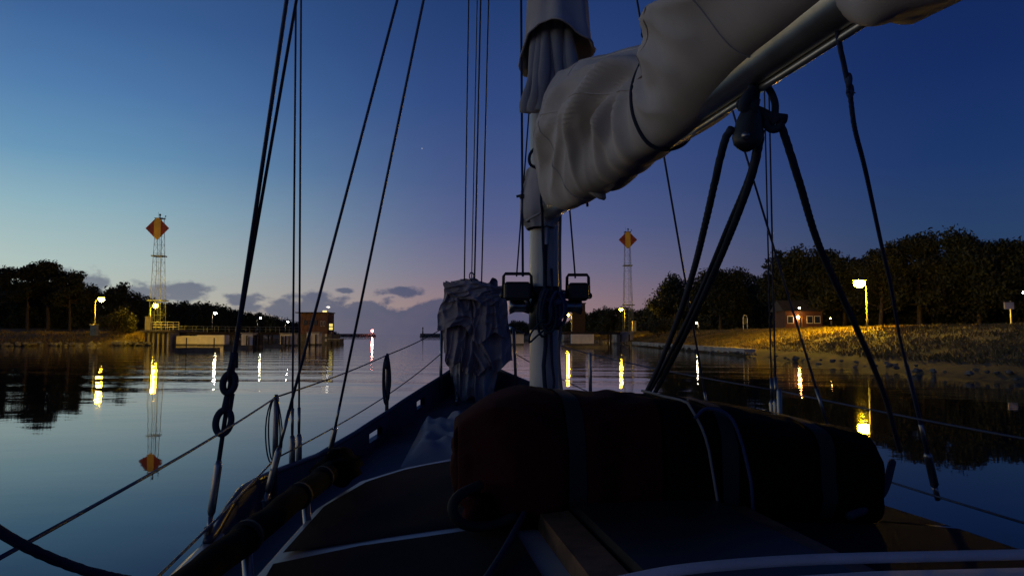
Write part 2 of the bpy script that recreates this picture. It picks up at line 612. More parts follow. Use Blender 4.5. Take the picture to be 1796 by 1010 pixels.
def bank_z(prof, d):
    return interp(d, [p[0] for p in prof], [p[1] for p in prof])


# ---- grass (nobody could count it)
def grass(name, S, prof, n, ymax, dr, label, hgt=0.55, seed=1, ymin=14, xmin=None):
    rg = np.random.default_rng(seed)
    SS = [s for s in S if ymin < s[0].y < ymax]
    idx = rg.integers(0, len(SS), n)
    V = np.zeros((n * 4, 3))
    for k, i in enumerate(idx):
        p, d = SS[i]
        nx = SS[min(i + 1, len(SS) - 1)][0]
        q0 = p.lerp(nx, rg.random())
        dist = dr[0] + (dr[1] - dr[0]) * rg.random() ** 1.2
        q = q0 + d * dist
        cl_ = noise.noise(Vector((q.x * 0.35, q.y * 0.35, seed)))
        if cl_ < -0.4:
            continue
        z = bank_z(prof, dist)
        h_ = hgt * (0.5 + rg.random()) * (0.7 + max(0, cl_) * 1.3)
        a = rg.random() * PI
        w = 0.04 + 0.06 * rg.random()
        lx, ly = rg.normal(0, 0.18, 2)
        cx, cy = math.cos(a) * w, math.sin(a) * w
        V[4 * k] = (q.x - cx, q.y - cy, z - 0.3)
        V[4 * k + 1] = (q.x + cx, q.y + cy, z - 0.3)
        V[4 * k + 2] = (q.x + lx + cx * 0.25, q.y + ly + cy * 0.25, z + h_)
        V[4 * k + 3] = (q.x + lx - cx * 0.25, q.y + ly - cy * 0.25, z + h_ * 0.96)
    V = V[np.repeat(V.reshape(-1, 4, 3)[:, 2, 2] != 0, 4)]
    b = MB().quads(V)
    return tag(b.build(name, GRASSM), label, 'grass', kind='stuff')


grass('bank_grass', SR, PROF_R, 70000, 200, (2.0, 16), 'dry yellow grass covering the slope of the right bank', 0.16, 3)
grass('shore_grass', SL, PROF_L, 22000, 200, (1.4, 20), 'dry brown grass along the top of the left bank', 0.35, 4, ymin=70)


# ---- shore stones along the right water's edge: the big ones singly pickable are few and dark, so one heap
b = MB()
rg = np.random.default_rng(12)
for p, d in SR:
    if not (14 < p.y < 170):
        continue
    for k in range(14):
        q = p + d * rg.uniform(-0.5, 2.4) + Vector((0, rg.uniform(-2, 2)))
        r = rg.uniform(0.08, 0.19)
        b.ball((q.x, q.y, rg.uniform(0.0, 0.35)), (r * rg.uniform(0.8, 1.4), r, r * 0.7), 7, 5, 0.5, rg.uniform(0, 50))
tag(b.build('shore_stones', STONE), 'grey stones heaped along the foot of the right bank', 'stones', kind='stuff')
b = MB()
for p, d in SL:
    if not (60 < p.y < 240):
        continue
    for k in range(16):
        q = p + d * rg.uniform(-0.6, 2.0) + Vector((rg.uniform(-2.5, 2.5), 0))
        r = rg.uniform(0.25, 0.55)
        b.ball((q.x, q.y, rg.uniform(0.0, 0.5)), (r * rg.uniform(0.8, 1.4), r, r * 0.75), 7, 5, 0.5, rg.uniform(0, 50))
tag(b.build('shore_stones', STONE), 'dark stones lining the water under the left bank', 'stones', kind='stuff')


# ------------------------------------------------------------------ trees
def leaf_cloud(clumps, n_per, size, rg):
    """random leaf quads through ellipsoid clumps -> (n*4,3)"""
    out = []
    for (c, r) in clumps:
        n = int(n_per * (r[0] * r[1] * r[2]) ** (2 / 3) + 6)
        d = rg.normal(size=(n, 3))
        d /= np.linalg.norm(d, axis=1)[:, None]
        rad = rg.random(n) ** 0.45 * (1 + 0.18 * rg.normal(size=n))
        P = np.array(c) + d * rad[:, None] * np.array(r)
        u = rg.normal(size=(n, 3))
        u /= np.linalg.norm(u, axis=1)[:, None]
        w = np.cross(u, rg.normal(size=(n, 3)))
        w /= np.linalg.norm(w, axis=1)[:, None]
        s = size * (0.55 + 0.9 * rg.random(n))[:, None]
        Q = np.stack([P - u * s, P - w * s * 0.45, P + u * s, P + w * s * 0.45], axis=1)
        out.append(Q.reshape(-1, 3))
    return np.concatenate(out)


def tree(name, label, base, height, width, kind='broad', seed=0, leafmat=None, group=None, lsize=0.26):
    rg = np.random.default_rng(seed)
    base = Vector(base)
    root = thing(name, label, 'tree', base, 0.0, group)
    t = MB()
    clumps = []
    lean = Vector((rg.uniform(-0.06, 0.06), rg.uniform(-0.06, 0.06), 1))
    fork = height * (0.42 if kind == 'pine' else 0.28)
    tr = 0.018 * height + 0.06
    trunk_pts = [base + Vector((0, 0, -0.4))] + [base + lean * (height * k * 0.2) + Vector((rg.normal(0, 0.06), rg.normal(0, 0.06), 0)) for k in range(0, 5)]
    t.tube(trunk_pts, [tr * 1.3, tr * 1.15, tr * 0.95, tr * 0.75, tr * 0.5, tr * 0.2], 8)
    nl = 12 if kind == 'pine' else 13
    for k in range(nl):
        a = 2 * PI * (k * 0.382 + rg.uniform(-0.06, 0.06))
        if kind == 'pine':
            z0 = fork + (height - fork) * rg.uniform(0.0, 0.85)
            reach = width * 0.5 * rg.uniform(0.45, 1.0) * (1.1 - 0.55 * (z0 - fork) / (height - fork))
            z1 = z0 + height * rg.uniform(0.03, 0.12)
        else:
            f = (k + 0.5) / nl
            z0 = fork * 0.7 + (height * 0.75 - fork * 0.7) * f
            reach = width * 0.5 * math.sqrt(max(0.05, 1 - (2 * f - 0.85) ** 2 / 1.5)) * rg.uniform(0.55, 1.0)
            z1 = z0 + height * rg.uniform(0.08, 0.22)
        s = base + lean * z0
        e = base + lean * min(z1, height * 0.94) + Vector((math.cos(a) * reach, math.sin(a) * reach, 0))
        md = s.lerp(e, 0.5) + Vector((0, 0, -0.03 * height))
        t.tube([s, md, e], [tr * 0.42, tr * 0.28, tr * 0.1], 6)
        if kind == 'pine':
            for j in range(4):
                c = e + Vector((rg.normal(0, width * 0.09), rg.normal(0, width * 0.09), rg.normal(0, height * 0.02)))
                rr = width * rg.uniform(0.09, 0.17)
                clumps.append(((c.x, c.y, c.z), (rr, rr, rr * 0.66)))
        else:
            for j in range(5):
                c = e.lerp(s, rg.uniform(0, 0.45)) + Vector((rg.normal(0, width * 0.07), rg.normal(0, width * 0.07), rg.normal(0.02, 0.06) * height))
                rr = width * rg.uniform(0.10, 0.19)
                clumps.append(((c.x, c.y, c.z), (rr, rr, rr * 0.8)))
    if kind != 'pine':
        for j in range(6):
            rr = width * rg.uniform(0.10, 0.16)
            clumps.append(((base.x + rg.normal(0, width * 0.13), base.y + rg.normal(0, width * 0.13), base.z + height * rg.uniform(0.78, 0.95)), (rr, rr, rr * 0.8)))
    t.build('trunk', BARK, root, smooth=True)
    V = leaf_cloud(clumps, 130 if kind == 'pine' else 95, lsize, rg)
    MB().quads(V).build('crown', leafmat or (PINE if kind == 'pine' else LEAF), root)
    return root


def shrub(name, label, base, height, width, seed, leafmat=None):
    rg = np.random.default_rng(seed)
    base = Vector(base)
    root = thing(name, label, 'bush', base)
    t = MB()
    clumps = []
    for k in range(9):
        a = 2 * PI * k * 0.382
        e = base + Vector((math.cos(a) * width * 0.3, math.sin(a) * width * 0.3, height * rg.uniform(0.35, 0.8)))
        t.tube([base + Vector((0, 0, -0.2)), base.lerp(e, 0.5) + Vector((0, 0, 0.1)), e], [0.06, 0.04, 0.015], 5)
        for j in range(4):
            rr = width * rg.uniform(0.13, 0.2)
            c = e + Vector((rg.normal(0, width * 0.08), rg.normal(0, width * 0.08), rg.normal(0, height * 0.08)))
            clumps.append(((c.x, c.y, max(c.z, base.z + rr * 0.5)), (rr, rr, rr * 0.85)))
    t.build('stem', BARK, root)
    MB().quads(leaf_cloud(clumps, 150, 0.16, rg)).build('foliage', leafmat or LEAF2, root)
    return root


def wood(name, label, tops, Dfun, seed, n_per=36, leafmat=None, base_z=2.0):
    """distant wood that reads as one mass: skyline given as (px, py) pixels, at distance Dfun(px)"""
    rg = np.random.default_rng(seed)
    clumps, tb = [], MB()
    xs = [p[0] for p in tops]
    ys = [p[1] for p in tops]
    px = xs[0]
    while px < xs[-1]:
        D = Dfun(px)
        p = at(px, interp(px, xs, ys), D)
        ht = p.z - base_z
        for row in range(3):
            off = row * 9.0
            top = base_z + ht * (1 - 0.06 * (2 - row)) * rg.uniform(0.92, 1.0)
            X = p.x + rg.uniform(-2, 2)
            Yp = D + off + rg.uniform(-2, 2)
            tb.tube([(X, Yp, base_z - 0.5), (X + rg.normal(0, 0.3), Yp, base_z + (top - base_z) * 0.7)], [0.28, 0.1], 5)
            z = top
            r = rg.uniform(1.1, 1.9)
            z -= r * 0.8
            lvl = 0
            while z > base_z - 0.2:
                for k in range(2 if lvl < 2 else 3):
                    rr = r * rg.uniform(0.8, 1.25)
                    sp = min(3.2, 0.7 + lvl * 0.75)
                    clumps.append(((X + rg.uniform(-sp, sp), Yp + rg.uniform(-sp, sp), z + rg.uniform(-0.5, 0.4)), (rr, rr, rr * 0.85)))
                z -= r * 1.0
                lvl += 1
        px += 1.9 * F / D * rg.uniform(0.8, 1.2)
    V = leaf_cloud(clumps, n_per, 0.36, rg)
    b = MB().quads(V)
    for v_, f_ in zip(tb.v, [None] * len(tb.v)):
        pass
    nb = b.n
    for v_ in tb.v:
        b.v.append(v_)
        b.n += len(v_)
    b.f.extend(tuple(i + nb for i in q) for q in tb.f)
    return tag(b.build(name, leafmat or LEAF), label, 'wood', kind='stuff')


left_tops = [(-140, 462), (0, 486), (40, 492), (70, 500), (100, 496), (125, 482), (150, 492), (175, 507), (205, 517), (240, 522), (300, 525), (340, 526),
             (375, 537), (420, 544), (470, 555), (510, 564), (545, 575), (575, 582)]
wood('left_woodland', 'dark wooded skyline running down the left bank to the sea', left_tops,
     lambda x: interp(x, [-140, 0, 140, 260, 400, 575], [165, 160, 162, 195, 260, 380]), 21)
right_tops = [(878, 572), (905, 560), (925, 566), (990, 570), (1030, 545), (1060, 536), (1090, 533), (1130, 541), (1158, 532), (1180, 515), (1230, 500),
              (1290, 494), (1340, 488), (1365, 470), (1420, 462), (1470, 466), (1510, 460), (1540, 452), (1600, 445), (1700, 440), (1796, 446), (1900, 440)]
wood('right_woodland', 'dark wood forming a black mass behind the right bank', right_tops,
     lambda x: interp(x, [878, 930, 1000, 1100, 1160, 1300, 1500, 1900], [400, 360, 260, 215, 190, 150, 118, 104]), 22, base_z=2.4)


def gz(prof, p, shore_x, sgn=1):
    return bank_z(prof, max(0, (p.x - shore_x) * sgn))


def tree_px(name, label, px, top_y, D, width, kind, seed, base_z, **kw):
    top = at(px, top_y, D)
    return tree(name, label, (top.x, D, base_z), top.z - base_z, width, kind, seed, **kw)


tree_px('pine_tree', 'tall dark pine with open crown at the left edge of the photo', -6, 470, 146, 9, 'pine', 31, 2.2)
tree_px('pine_tree', 'tall pine with sky gaps in its crown, left one of the pair above the bank', 52, 468, 148, 9, 'pine', 38, 2.2)
tree_px('pine_tree', 'tallest broad pine of the left bank, right of the gap in the skyline', 88, 463, 150, 11, 'pine', 35, 2.2)
tree_px('pine_tree', 'shorter pine sloping down to the right of the tall pines', 126, 484, 150, 9, 'pine', 36, 2.2)
tree_px('broadleaf_tree', 'round dark tree at the left end of the right wood', 1182, 490, 150, 10, 'broad', 41, 2.5)
tree_px('broadleaf_tree', 'broad dark tree behind the boat shrouds on the right bank', 1262, 479, 132, 12, 'broad', 42, 2.5)
tree_px('broadleaf_tree', 'narrow pointed dark tree left of the house lights', 1366, 447, 118, 7, 'broad', 43, 2.6)
tree_px('broadleaf_tree', 'rounded dark tree behind the lit house on right bank', 1425, 443, 112, 11, 'broad', 44, 2.6)
tree_px('broadleaf_tree', 'tree just left of the bright yellow lamp, lit faintly from below', 1478, 450, 112, 9.5, 'broad', 45, 2.6, leafmat=LEAF2)
tree_px('broadleaf_tree', 'square topped tree behind the bright yellow street lamp', 1540, 432, 104, 8.5, 'broad', 46, 2.6, leafmat=LEAF2)
tree_px('broadleaf_tree', 'tall dark tree right of the bright yellow street lamp', 1608, 412, 104, 11.5, 'broad', 47, 2.6, leafmat=LEAF2)
tree_px('broadleaf_tree', 'wide dark tree, second tallest at the right side', 1712, 414, 100, 13, 'broad', 48, 2.6)
tree_px('broadleaf_tree', 'dark tree cut by the right edge of the photo', 1800, 424, 96, 10, 'broad', 49, 2.6)
p = at(1160, 560, 145)
shrub('round_bush', 'low dark bush on the grassy slope beside the right tower', (at(1155, 580, 118).x, 118, 1.6), 2.6, 5.0, 51)
shrub('round_bush', 'round bush lit by the two left lamps beside the pier', (at(203, 570, 128).x, 128, 1.9), 4.4, 6.2, 52)
shrub('low_bush', 'small lit bush right of the round bush on left bank', (at(222, 572, 133).x, 133, 1.9), 2.0, 3.0, 53)


# ------------------------------------------------------------------ street lamps
def lamp(label, px, py, D, pole_dx, ground, m, size=0.5, hood=True, name='street_lamp'):
    hp = at(px, py, D)
    root = thing(name, label, 'street lamp', (hp.x + pole_dx, D, ground))
    px_, gz_ = hp.x + pole_dx, ground
    MB().tube([(px_, D, gz_ - 0.3), (px_, D, gz_ + 0.9), (px_, D, gz_ + 0.95), (px_, D, hp.z - 0.35)], [0.11, 0.11, 0.075, 0.05], 10).build('post', POSTM, root, True)
    s = 1 if pole_dx < 0 else -1
    MB().tube(spline([(px_, D, hp.z - 0.4), (px_ + s * 0.15, D, hp.z - 0.05), (hp.x - s * 0.1, D, hp.z + 0.12), (hp.x + s * 0.15, D, hp.z + 0.16)], 5), 0.035, 8).build('arm', POSTM, root, True)
    hd = MB()
    if hood:
        rings = []
        for rr_, zz_ in ((0.02, 0.56), (0.34, 0.54), (0.56, 0.44), (0.66, 0.26), (0.63, 0.26), (0.53, 0.41), (0.32, 0.50), (0.02, 0.52)):
            rings.append([(hp.x + size * rr_ * math.cos(2 * PI * k / 18), D - 0.03 + size * rr_ * math.sin(2 * PI * k / 18), hp.z + size * zz_) for k in range(18)])
        hd.loft(rings, True, False)
    else:
        hd.ball((hp.x, D, hp.z + size * 0.36), (size * 0.42, size * 0.36, 0.07), 14, 8)
    h = hd.build('lamp_head', POSTM, root, True)
    MB().ball((hp.x, D - size * 0.34, hp.z - size * 0.12), size * 0.25, 12, 8).build('glare_core', WHITEHOT if m is not HOUSEL else m, h, True)  # glowing ball added before the lens to imitate the blown-out core of glare
    MB().ball((hp.x, D - 0.03, hp.z), (size * 0.52, size * 0.46, size * 0.42), 14, 8).build('lens', m, h, True)  # lens drawn oversize, its yellow rim standing in for bloom
    return root


lamp('yellow street lamp on tall post above left bank, leftmost lit lamp', 178, 525, 107, -0.85, 2.0, SODIUM2, 0.8)
lamp('yellow street lamp in front of the left lattice tower', 273, 536, 130, -0.85, 2.55, SODIUM, 0.8, hood=False)
lamp('pale street lamp on the left jetty right of the left tower', 378, 549, 176, -0.7, 2.4, COOL, 0.55)
lamp('small pale street lamp, left of the two far lamps beyond the jetty', 457, 558, 233, -1.0, 2.4, COOL, 0.5)
lamp('small pale street lamp, right of the two far lamps beside the brick building', 505, 564, 297, -1.0, 2.2, COOL, 0.55)
lamp('yellow street lamp on the right jetty just right of the mast', 996, 552, 192, 0.9, 2.3, SODIUM, 0.8)
lamp('yellow street lamp in front of the right lattice tower', 1089, 543, 152, 0.75, 2.45, SODIUM, 0.62, hood=False)
lamp('brightest yellow street lamp standing on the grassy right bank', 1507, 497, 68, 0.62, 2.4, SODIUM3, 0.95)
lamp('yellow lamp cut by the right edge of the photo', 1795, 513, 66, 0.5, 2.55, COOL, 0.2)
lamp('small white lamp low on the right bank behind the tackle ropes', 1222, 566, 118, 0.3, 2.5, COOL, 0.22)

# ------------------------------------------------------------------ leading marks: lattice towers with diamond boards
def leading_mark(label, px, top_y, D, base_z):
    top = at(px, top_y, D)
    cx, zt = top.x, top.z
    root = thing('leading_mark_tower', label, 'tower', (cx, D, base_z))
    zb = zt - 2.12
    legs = []
    for sx_, sy_ in ((-1, -1), (1, -1), (1, 1), (-1, 1)):
        p0 = Vector((cx + sx_ * 1.12, D + sy_ * 1.12, base_z - 0.2))
        p1 = Vector((cx + sx_ * 0.54, D + sy_ * 0.54, zt - 0.2))
        legs.append((p0, p1))
        MB().tube([p0, p1], [0.06, 0.04], 6).build('leg', GALV, root, True)
    nb = 13
    for side in range(4):
        a0, a1 = legs[side]
        b0, b1 = legs[(side + 1) % 4]
        br = MB()
        for k in range(nb):
            f0, f1 = k / nb, (k + 1) / nb
            br.tube([a0.lerp(a1, f0), b0.lerp(b1, f1)] if k % 2 == 0 else [b0.lerp(b1, f0), a0.lerp(a1, f1)], 0.02, 5)
            br.tube([a0.lerp(a1, f1), b0.lerp(b1, f1)], 0.018, 5)
        br.build('lattice_bracing', GALV, root)
    ld = MB()
    lx0, lx1 = cx + 0.1, cx + 0.45
    for xx in (lx0, lx1):
        ld.tube([(xx, D - 0.3, base_z), (xx, D - 0.3, zt - 1)], 0.025, 5)
    for k in range(50):
        z = base_z + 0.3 + k * (zt - 1.5 - base_z) / 50
        ld.tube([(lx0, D - 0.3, z), (lx1, D - 0.3, z)], 0.015, 4)
    ld.build('ladder', GALV, root)
    zp = base_z + (zt - base_z) * 0.66
    for zpl, w in ((zp, 2.0), (base_z + (zt - base_z) * 0.27, 2.7)):
        pl = MB()
        for sx_, sy_, lx, ly in ((0, -1, w, 0.12), (0, 1, w, 0.12), (-1, 0, 0.12, w), (1, 0, 0.12, w)):
            pl.box((cx + sx_ * w / 2, D + sy_ * w / 2, zpl), (lx, ly, 0.22))
        pl.build('platform_ring', GALV, root)
    # diamond: boards in front of the tower, vertical yellow centre, red sides
    R, yb = 2.2, D - 1.0
    hw = 0.62
    mid = MB()
    poly = [(-hw, -(R - hw)), (0, -R), (hw, -(R - hw)), (hw, R - hw), (hw * 0.4, R - hw * 0.4), (-hw * 0.4, R - hw * 0.4), (-hw, R - hw)]
    V = [(cx + a, yb - 0.05, zb + c) for a, c in poly] + [(cx + a, yb + 0.05, zb + c) for a, c in poly]
    n = len(poly)
    mid.add(V, [tuple(range(n)), tuple(range(2 * n - 1, n - 1, -1))] + [(i, n + i, n + (i + 1) % n, (i + 1) % n) for i in range(n)])
    mid.build('yellow_board', YELP, root)
    for s in (-1, 1):
        # each side triangle is made of horizontal boards
        nb_ = 6
        for k in range(nb_):
            z0 = -(R - hw) + k * 2 * (R - hw) / nb_ + 0.005
            z1 = z0 + 2 * (R - hw) / nb_ - 0.01
            e0, e1 = R - abs(z0), R - abs(z1)
            pts = [(hw + 0.012, z0), (max(e0, hw + 0.03), z0), (max(e1, hw + 0.03), z1), (hw + 0.012, z1)]
            V = [(cx + s * a, yb - 0.03, zb + c) for a, c in pts] + [(cx + s * a, yb + 0.03, zb + c) for a, c in pts]
            MB().add(V, [(0, 1, 2, 3), (7, 6, 5, 4), (0, 4, 5, 1), (1, 5, 6, 2), (2, 6, 7, 3), (3, 7, 4, 0)]).build('red_board', REDP, root)
    fr = MB()
    fr.tube([(cx, yb + 0.1, zb), (cx, D - 0.5, zb)], 0.05, 6)
    fr.tube([(cx - 1.6, yb + 0.09, zb), (cx + 1.6, yb + 0.09, zb)], 0.04, 6)
    fr.tube([(cx - 0.9, yb + 0.09, zb + 0.8), (cx + 0.9, yb + 0.09, zb + 0.8)], 0.04, 6)
    fr.tube([(cx - 0.9, yb + 0.09, zb - 0.8), (cx + 0.9, yb + 0.09, zb - 0.8)], 0.04, 6)
    fr.build('board_frame', GALV, root)
    lt = MB()
    lt.box((cx, D, zt - 0.15), (1.5, 1.5, 0.1))
    lt.tube([(cx + 0.15, D - 0.4, zt - 0.1), (cx + 0.15, D - 0.4, zt + 0.42)], 0.11, 8)
    lt.ball((cx + 0.15, D - 0.4, zt + 0.48), 0.2, 10, 6)
    lt.build('lantern', BLACKPL, root)
    an = MB()
    an.tube([(cx - 0.35, D, zt - 0.1), (cx - 0.35, D, zt + 1.1)], 0.02, 5)
    MB().tube([(cx + 0.75, D, zt - 0.3), (cx + 0.98, D, zt + 0.2), (cx + 1.0, D, zt + 0.25), (cx + 1.02, D, zt + 0.38)], [0.05, 0.05, 0.15, 0.1], 8).build('weather_sensor', BLACKPL, root)
    an.build('antenna', BLACKPL, root)
    return root


leading_mark('lattice tower with red and yellow diamond board on the left bank', 281, 382, 138, 2.4)
leading_mark('lattice tower with red and yellow diamond board on the right bank', 1100, 406, 176, 2.3)


# ------------------------------------------------------------------ left pier, jetty, blocks
def block(name, label, cat, c, s, m, fend=0, cap=True, rz=0.0, group=None):
    """concrete pier block: body, cap slab and timber fender piles"""
    root = thing(name, label, cat, (c[0], c[1], 0), rz, group)
    z0 = -0.6
    zt = c[2] + s[2]
    MB().box((c[0], c[1], (z0 + zt) / 2), (s[0], s[1], zt - z0), rz, 0.05).build('body', m, root)
    if cap:
        MB().box((c[0], c[1], zt + 0.11), (s[0] + 0.24, s[1] + 0.24, 0.2), rz, 0.04).build('cap_slab', CONC, root)
    MB().box((c[0], c[1], 0.12), (s[0] + 0.06, s[1] + 0.06, 0.24), rz).build('wet_band', DARKCONC, root)
    for k in range(fend):
        x = c[0] - s[0] / 2 + s[0] * (k + 0.5) / fend
        MB().tube([(x, c[1] - s[1] / 2 - 0.14, -0.6), (x, c[1] - s[1] / 2 - 0.14, zt - 0.25)], 0.11, 8).build('fender_pile', TIMBER, root, True)
    return root


def deckway(name, label, x0, x1, D0, D1, z, width=1.6, rail=True, piles=5, th=0.45):
    """timber walkway on piles, planks as parts"""
    a, b_ = Vector((x0, D0, 0)), Vector((x1, D1, 0))
    L = (b_ - a).length
    d = (b_ - a).normalized()
    nrm = Vector((-d.y, d.x, 0))
    root = thing(name, label, 'walkway', a)
    up = Vector((0, 0, 1))
    for s in (-1, 1):
        MB().obox(a + d * L / 2 + nrm * s * (width / 2 - 0.1) + up * (z - 0.05 - th / 2), d, nrm, up, (L, 0.2, th)).build('beam', TIMBER, root)
    npl = int(min(90, L / 0.35))
    for k in range(npl):
        c = a + d * (L * (k + 0.5) / npl) + up * (z + random.uniform(-0.006, 0.006))
        MB().obox(c, d, nrm, up, (L / npl - 0.02, width, 0.08)).build('plank', TIMBER, root)
    for k in range(piles):
        c = a + d * (L * (k + 0.5) / piles)
        for s in (-1, 1):
            q = c + nrm * s * (width / 2 - 0.12)
            MB().tube([(q.x, q.y, -1.0), (q.x, q.y, z - 0.1)], 0.14, 8).build('pile', TIMBER, root, True)
    if rail:
        for s in (-1, 1):
            r = MB()
            for k in range(int(L / 2) + 1):
                q = a + d * min(L, k * 2.0) + nrm * s * (width / 2 - 0.05)
                r.tube([(q.x, q.y, z), (q.x, q.y, z + 1.05)], 0.03, 6)
            for hz in (0.55, 1.05):
                p0, p1 = a + nrm * s * (width / 2 - 0.05) + up * (z + hz), b_ + nrm * s * (width / 2 - 0.05) + up * (z + hz)
                r.tube([p0, p1], 0.028, 6)
            r.build('railing', GALV, root)
    return root


# tower pier: quay with a dark overhang and a lower rubble toe
pA = at(258, 600, 128)
pB = at(322, 600, 128)
quay = thing('tower_quay', 'dark concrete quay under the left tower and its lamp', 'quay', (pA.x, 128, 0))
xa, xb = pA.x, at(300, 600, 128).x
MB().box(((xa + xb) / 2, 134, 1.0), (xb - xa, 14, 2.6), 0, 0.08).build('body', CONC, quay)
MB().box(((xa + xb) / 2 + 0.2, 133.6, 2.45), (xb - xa + 1.0, 15.2, 0.34), 0, 0.05).build('deck_slab', DARKCONC, quay)
for k in range(5):
    x = xa + (xb - xa) * (k + 0.5) / 5
    MB().tube([(x, 126.6, -0.8), (x, 126.6, 2.2)], 0.16, 8).build('fender_pile', TIMBER, quay, True)
rl = MB()
for k in range(6):
    x = at(272, 560, 130).x + k * 1.0
    rl.tube([(x, 128.2, 2.6), (x, 128.2, 4.0)], 0.035, 6)
for hz in (3.1, 3.55, 4.0):
    rl.tube([(at(272, 560, 130).x, 128.2, hz), (at(272, 560, 130).x + 5, 128.2, hz)], 0.035, 6)
rl.build('railing', WHITEP, quay)


def cabinet(label, px, D, zb, w, h_, dpt=0.7):
    x = at(px, 560, D).x
    root = thing('electrical_cabinet', label, 'cabinet', (x, D, zb))
    MB().box((x, D, zb + h_ / 2), (w, dpt, h_), 0, 0.03).build('body', CABIN, root)
    MB().box((x, D, zb + h_ + 0.06), (w + 0.16, dpt + 0.16, 0.1), 0, 0.02).build('lid', CABIN, root)
    MB().box((x, D - dpt / 2 - 0.02, zb + h_ * 0.5), (w * 0.82, 0.03, h_ * 0.86), 0, 0.01).build('door', CABIN, root)
    MB().box((x + w * 0.3, D - dpt / 2 - 0.05, zb + h_ * 0.55), (0.04, 0.03, 0.16)).build('handle', BLACKPL, root)


cabinet('tall pale cabinet at the foot of the leftmost lamp', 166, 106, 1.7, 0.8, 1.5)
cabinet('tall yellowish cabinet on the quay in front of the left tower', 261, 127.6, 2.62, 0.95, 2.2)
cabinet('tall yellowish cabinet beside the right tower lamp', 1112, 150, 2.4, 0.75, 2.1)

deckway('jetty_walkway', 'long dark jetty walkway running right from the left tower quay', at(300, 585, 131).x, at(545, 585, 150).x, 131, 150, 2.25, 1.8, True, 11)
# pale blocks below the walkway
X = lambda px, D: at(px, 590, D).x
block('pier_block', 'yellow lit pale pier block next to the tower quay', 'pier block', (X(318, 126), 129, 0), (3.6, 1.8, 1.6), PALECONC, 0, False)
block('pier_block', 'widest pale pier block left of the thick shroud', 'pier block', (X(355, 122), 126.5, 0), (4.6, 2.2, 1.75), PALECONC, 0, False)
block('pier_block', 'pale pier block just right of the thick port shroud', 'pier block', (X(433, 112), 113, 0), (1.7, 1.8, 1.95), PALECONC, 1, True)
block('pier_block', 'pale pier block with dark fender piles left of the brick building', 'pier block', (X(502, 122), 123.5, 0), (2.4, 1.8, 1.9), PALECONC, 4, True)
block('pier_block', 'pale pier block at the foot of the brick building', 'pier block', (X(550, 131), 131.5, 0), (2.2, 2.0, 2.1), PALECONC, 2, True)
block('dark_dolphin', 'dark timber dolphin beside the middle pale pier block', 'dolphin', (X(450, 113), 113.2, 0), (1.4, 1.6, 1.8), TIMBER, 3, False)


def pontoon(label, x0, x1, D, z=0.28, w=1.6):
    root = thing('floating_pontoon', label, 'pontoon', ((x0 + x1) / 2, D, 0))
    MB().box(((x0 + x1) / 2, D, z / 2 - 0.1), (x1 - x0, w, z + 0.3), 0, 0.05).build('float', DARKCONC, root)
    n = max(4, int((x1 - x0) / 0.4))
    for k in range(n):
        MB().box((x0 + (x1 - x0) * (k + 0.5) / n, D, z + 0.08), ((x1 - x0) / n - 0.03, w + 0.1, 0.05)).build('plank', TIMBER, root)
    for k in (0.15, 0.85):
        x = x0 + (x1 - x0) * k
        MB().tube([(x, D + w / 2 - 0.1, -0.8), (x, D + w / 2 - 0.1, 1.5)], 0.07, 8).build('guide_pile', TIMBER, root, True)


pontoon('low dark pontoon floating in front of the widest pale block', X(312, 84), X(382, 84), 84)
pontoon('low pale edged pontoon behind the thick port shroud', X(396, 98), X(440, 98), 98, 0.35)
pontoon('low pontoon between the pale pier blocks', X(468, 108), X(498, 108), 108, 0.35)

# brick building on the jetty head
bx0, bx1, bD = at(527, 560, 140).x, at(577, 560, 140).x, 140.0
zt = at(550, 549, bD).z
bld = thing('harbour_control_building', 'brown brick harbour building with flat roof on the jetty head', 'building', ((bx0 + bx1) / 2, bD, 0))
bw = bx1 - bx0
MB().box(((bx0 + bx1) / 2, bD + 2.0, (zt + 1.9) / 2), (bw, 4.0, zt - 1.9), 0, 0.03).build('wall', BRICKM, bld)
MB().box((bx1 - 0.75, bD - 0.25, (zt - 0.4) / 2 - 0.3), (1.3, 0.5, zt + 0.2), 0, 0.03).build('stair_shaft', BRICKM, bld)
MB().box(((bx0 + bx1) / 2 + 0.2, bD + 2.0, 0.8), (bw + 1.4, 6.4, 2.2), 0, 0.06).build('base', DARKCONC, bld)
rf = MB().box(((bx0 + bx1) / 2 - 0.35, bD + 1.8, zt + 0.09), (bw + 1.0, 5.2, 0.16), 0, 0.02).build('roof', ROOFM, bld)
MB().tube([(bx1 - 0.3, bD + 0.6, zt + 0.15), (bx1 - 0.3, bD + 0.6, zt + 1.05)], 0.03, 6).build('roof_post', GALV, rf)
MB().box((bx1 - 0.9, bD + 0.3, zt + 0.34), (0.7, 0.4, 0.28), 0, 0.03).build('roof_lantern', lampmat('roof_lantern_glass', (1.0, 0.75, 0.25), 1.5), rf)
MB().ball((bx1 - 0.28, bD + 0.5, zt + 1.15), (0.3, 0.15, 0.08), 10, 6).build('roof_lamp', lampmat('roof_lamp_glass', (1, 0.92, 0.8), 8), rf, True)
for k, (fx, fz) in enumerate([(0.18, 0.55), (0.36, 0.55), (0.54, 0.55), (0.76, 0.5), (0.86, 0.5)]):
    x, z = bx0 + bw * fx, 1.9 + (zt - 1.9) * fz
    yw = bD - 0.5 if fx > 0.7 else bD
    w_ = MB().box((x, yw - 0.02, z), (0.32 if fx > 0.7 else 0.7, 0.08, 0.95)).build('window', WHITEP if fx > 0.7 else ROOFM, bld)
    MB().box((x, yw - 0.045, z), (0.22 if fx > 0.7 else 0.58, 0.06, 0.8)).build('pane', GLASSD, w_)
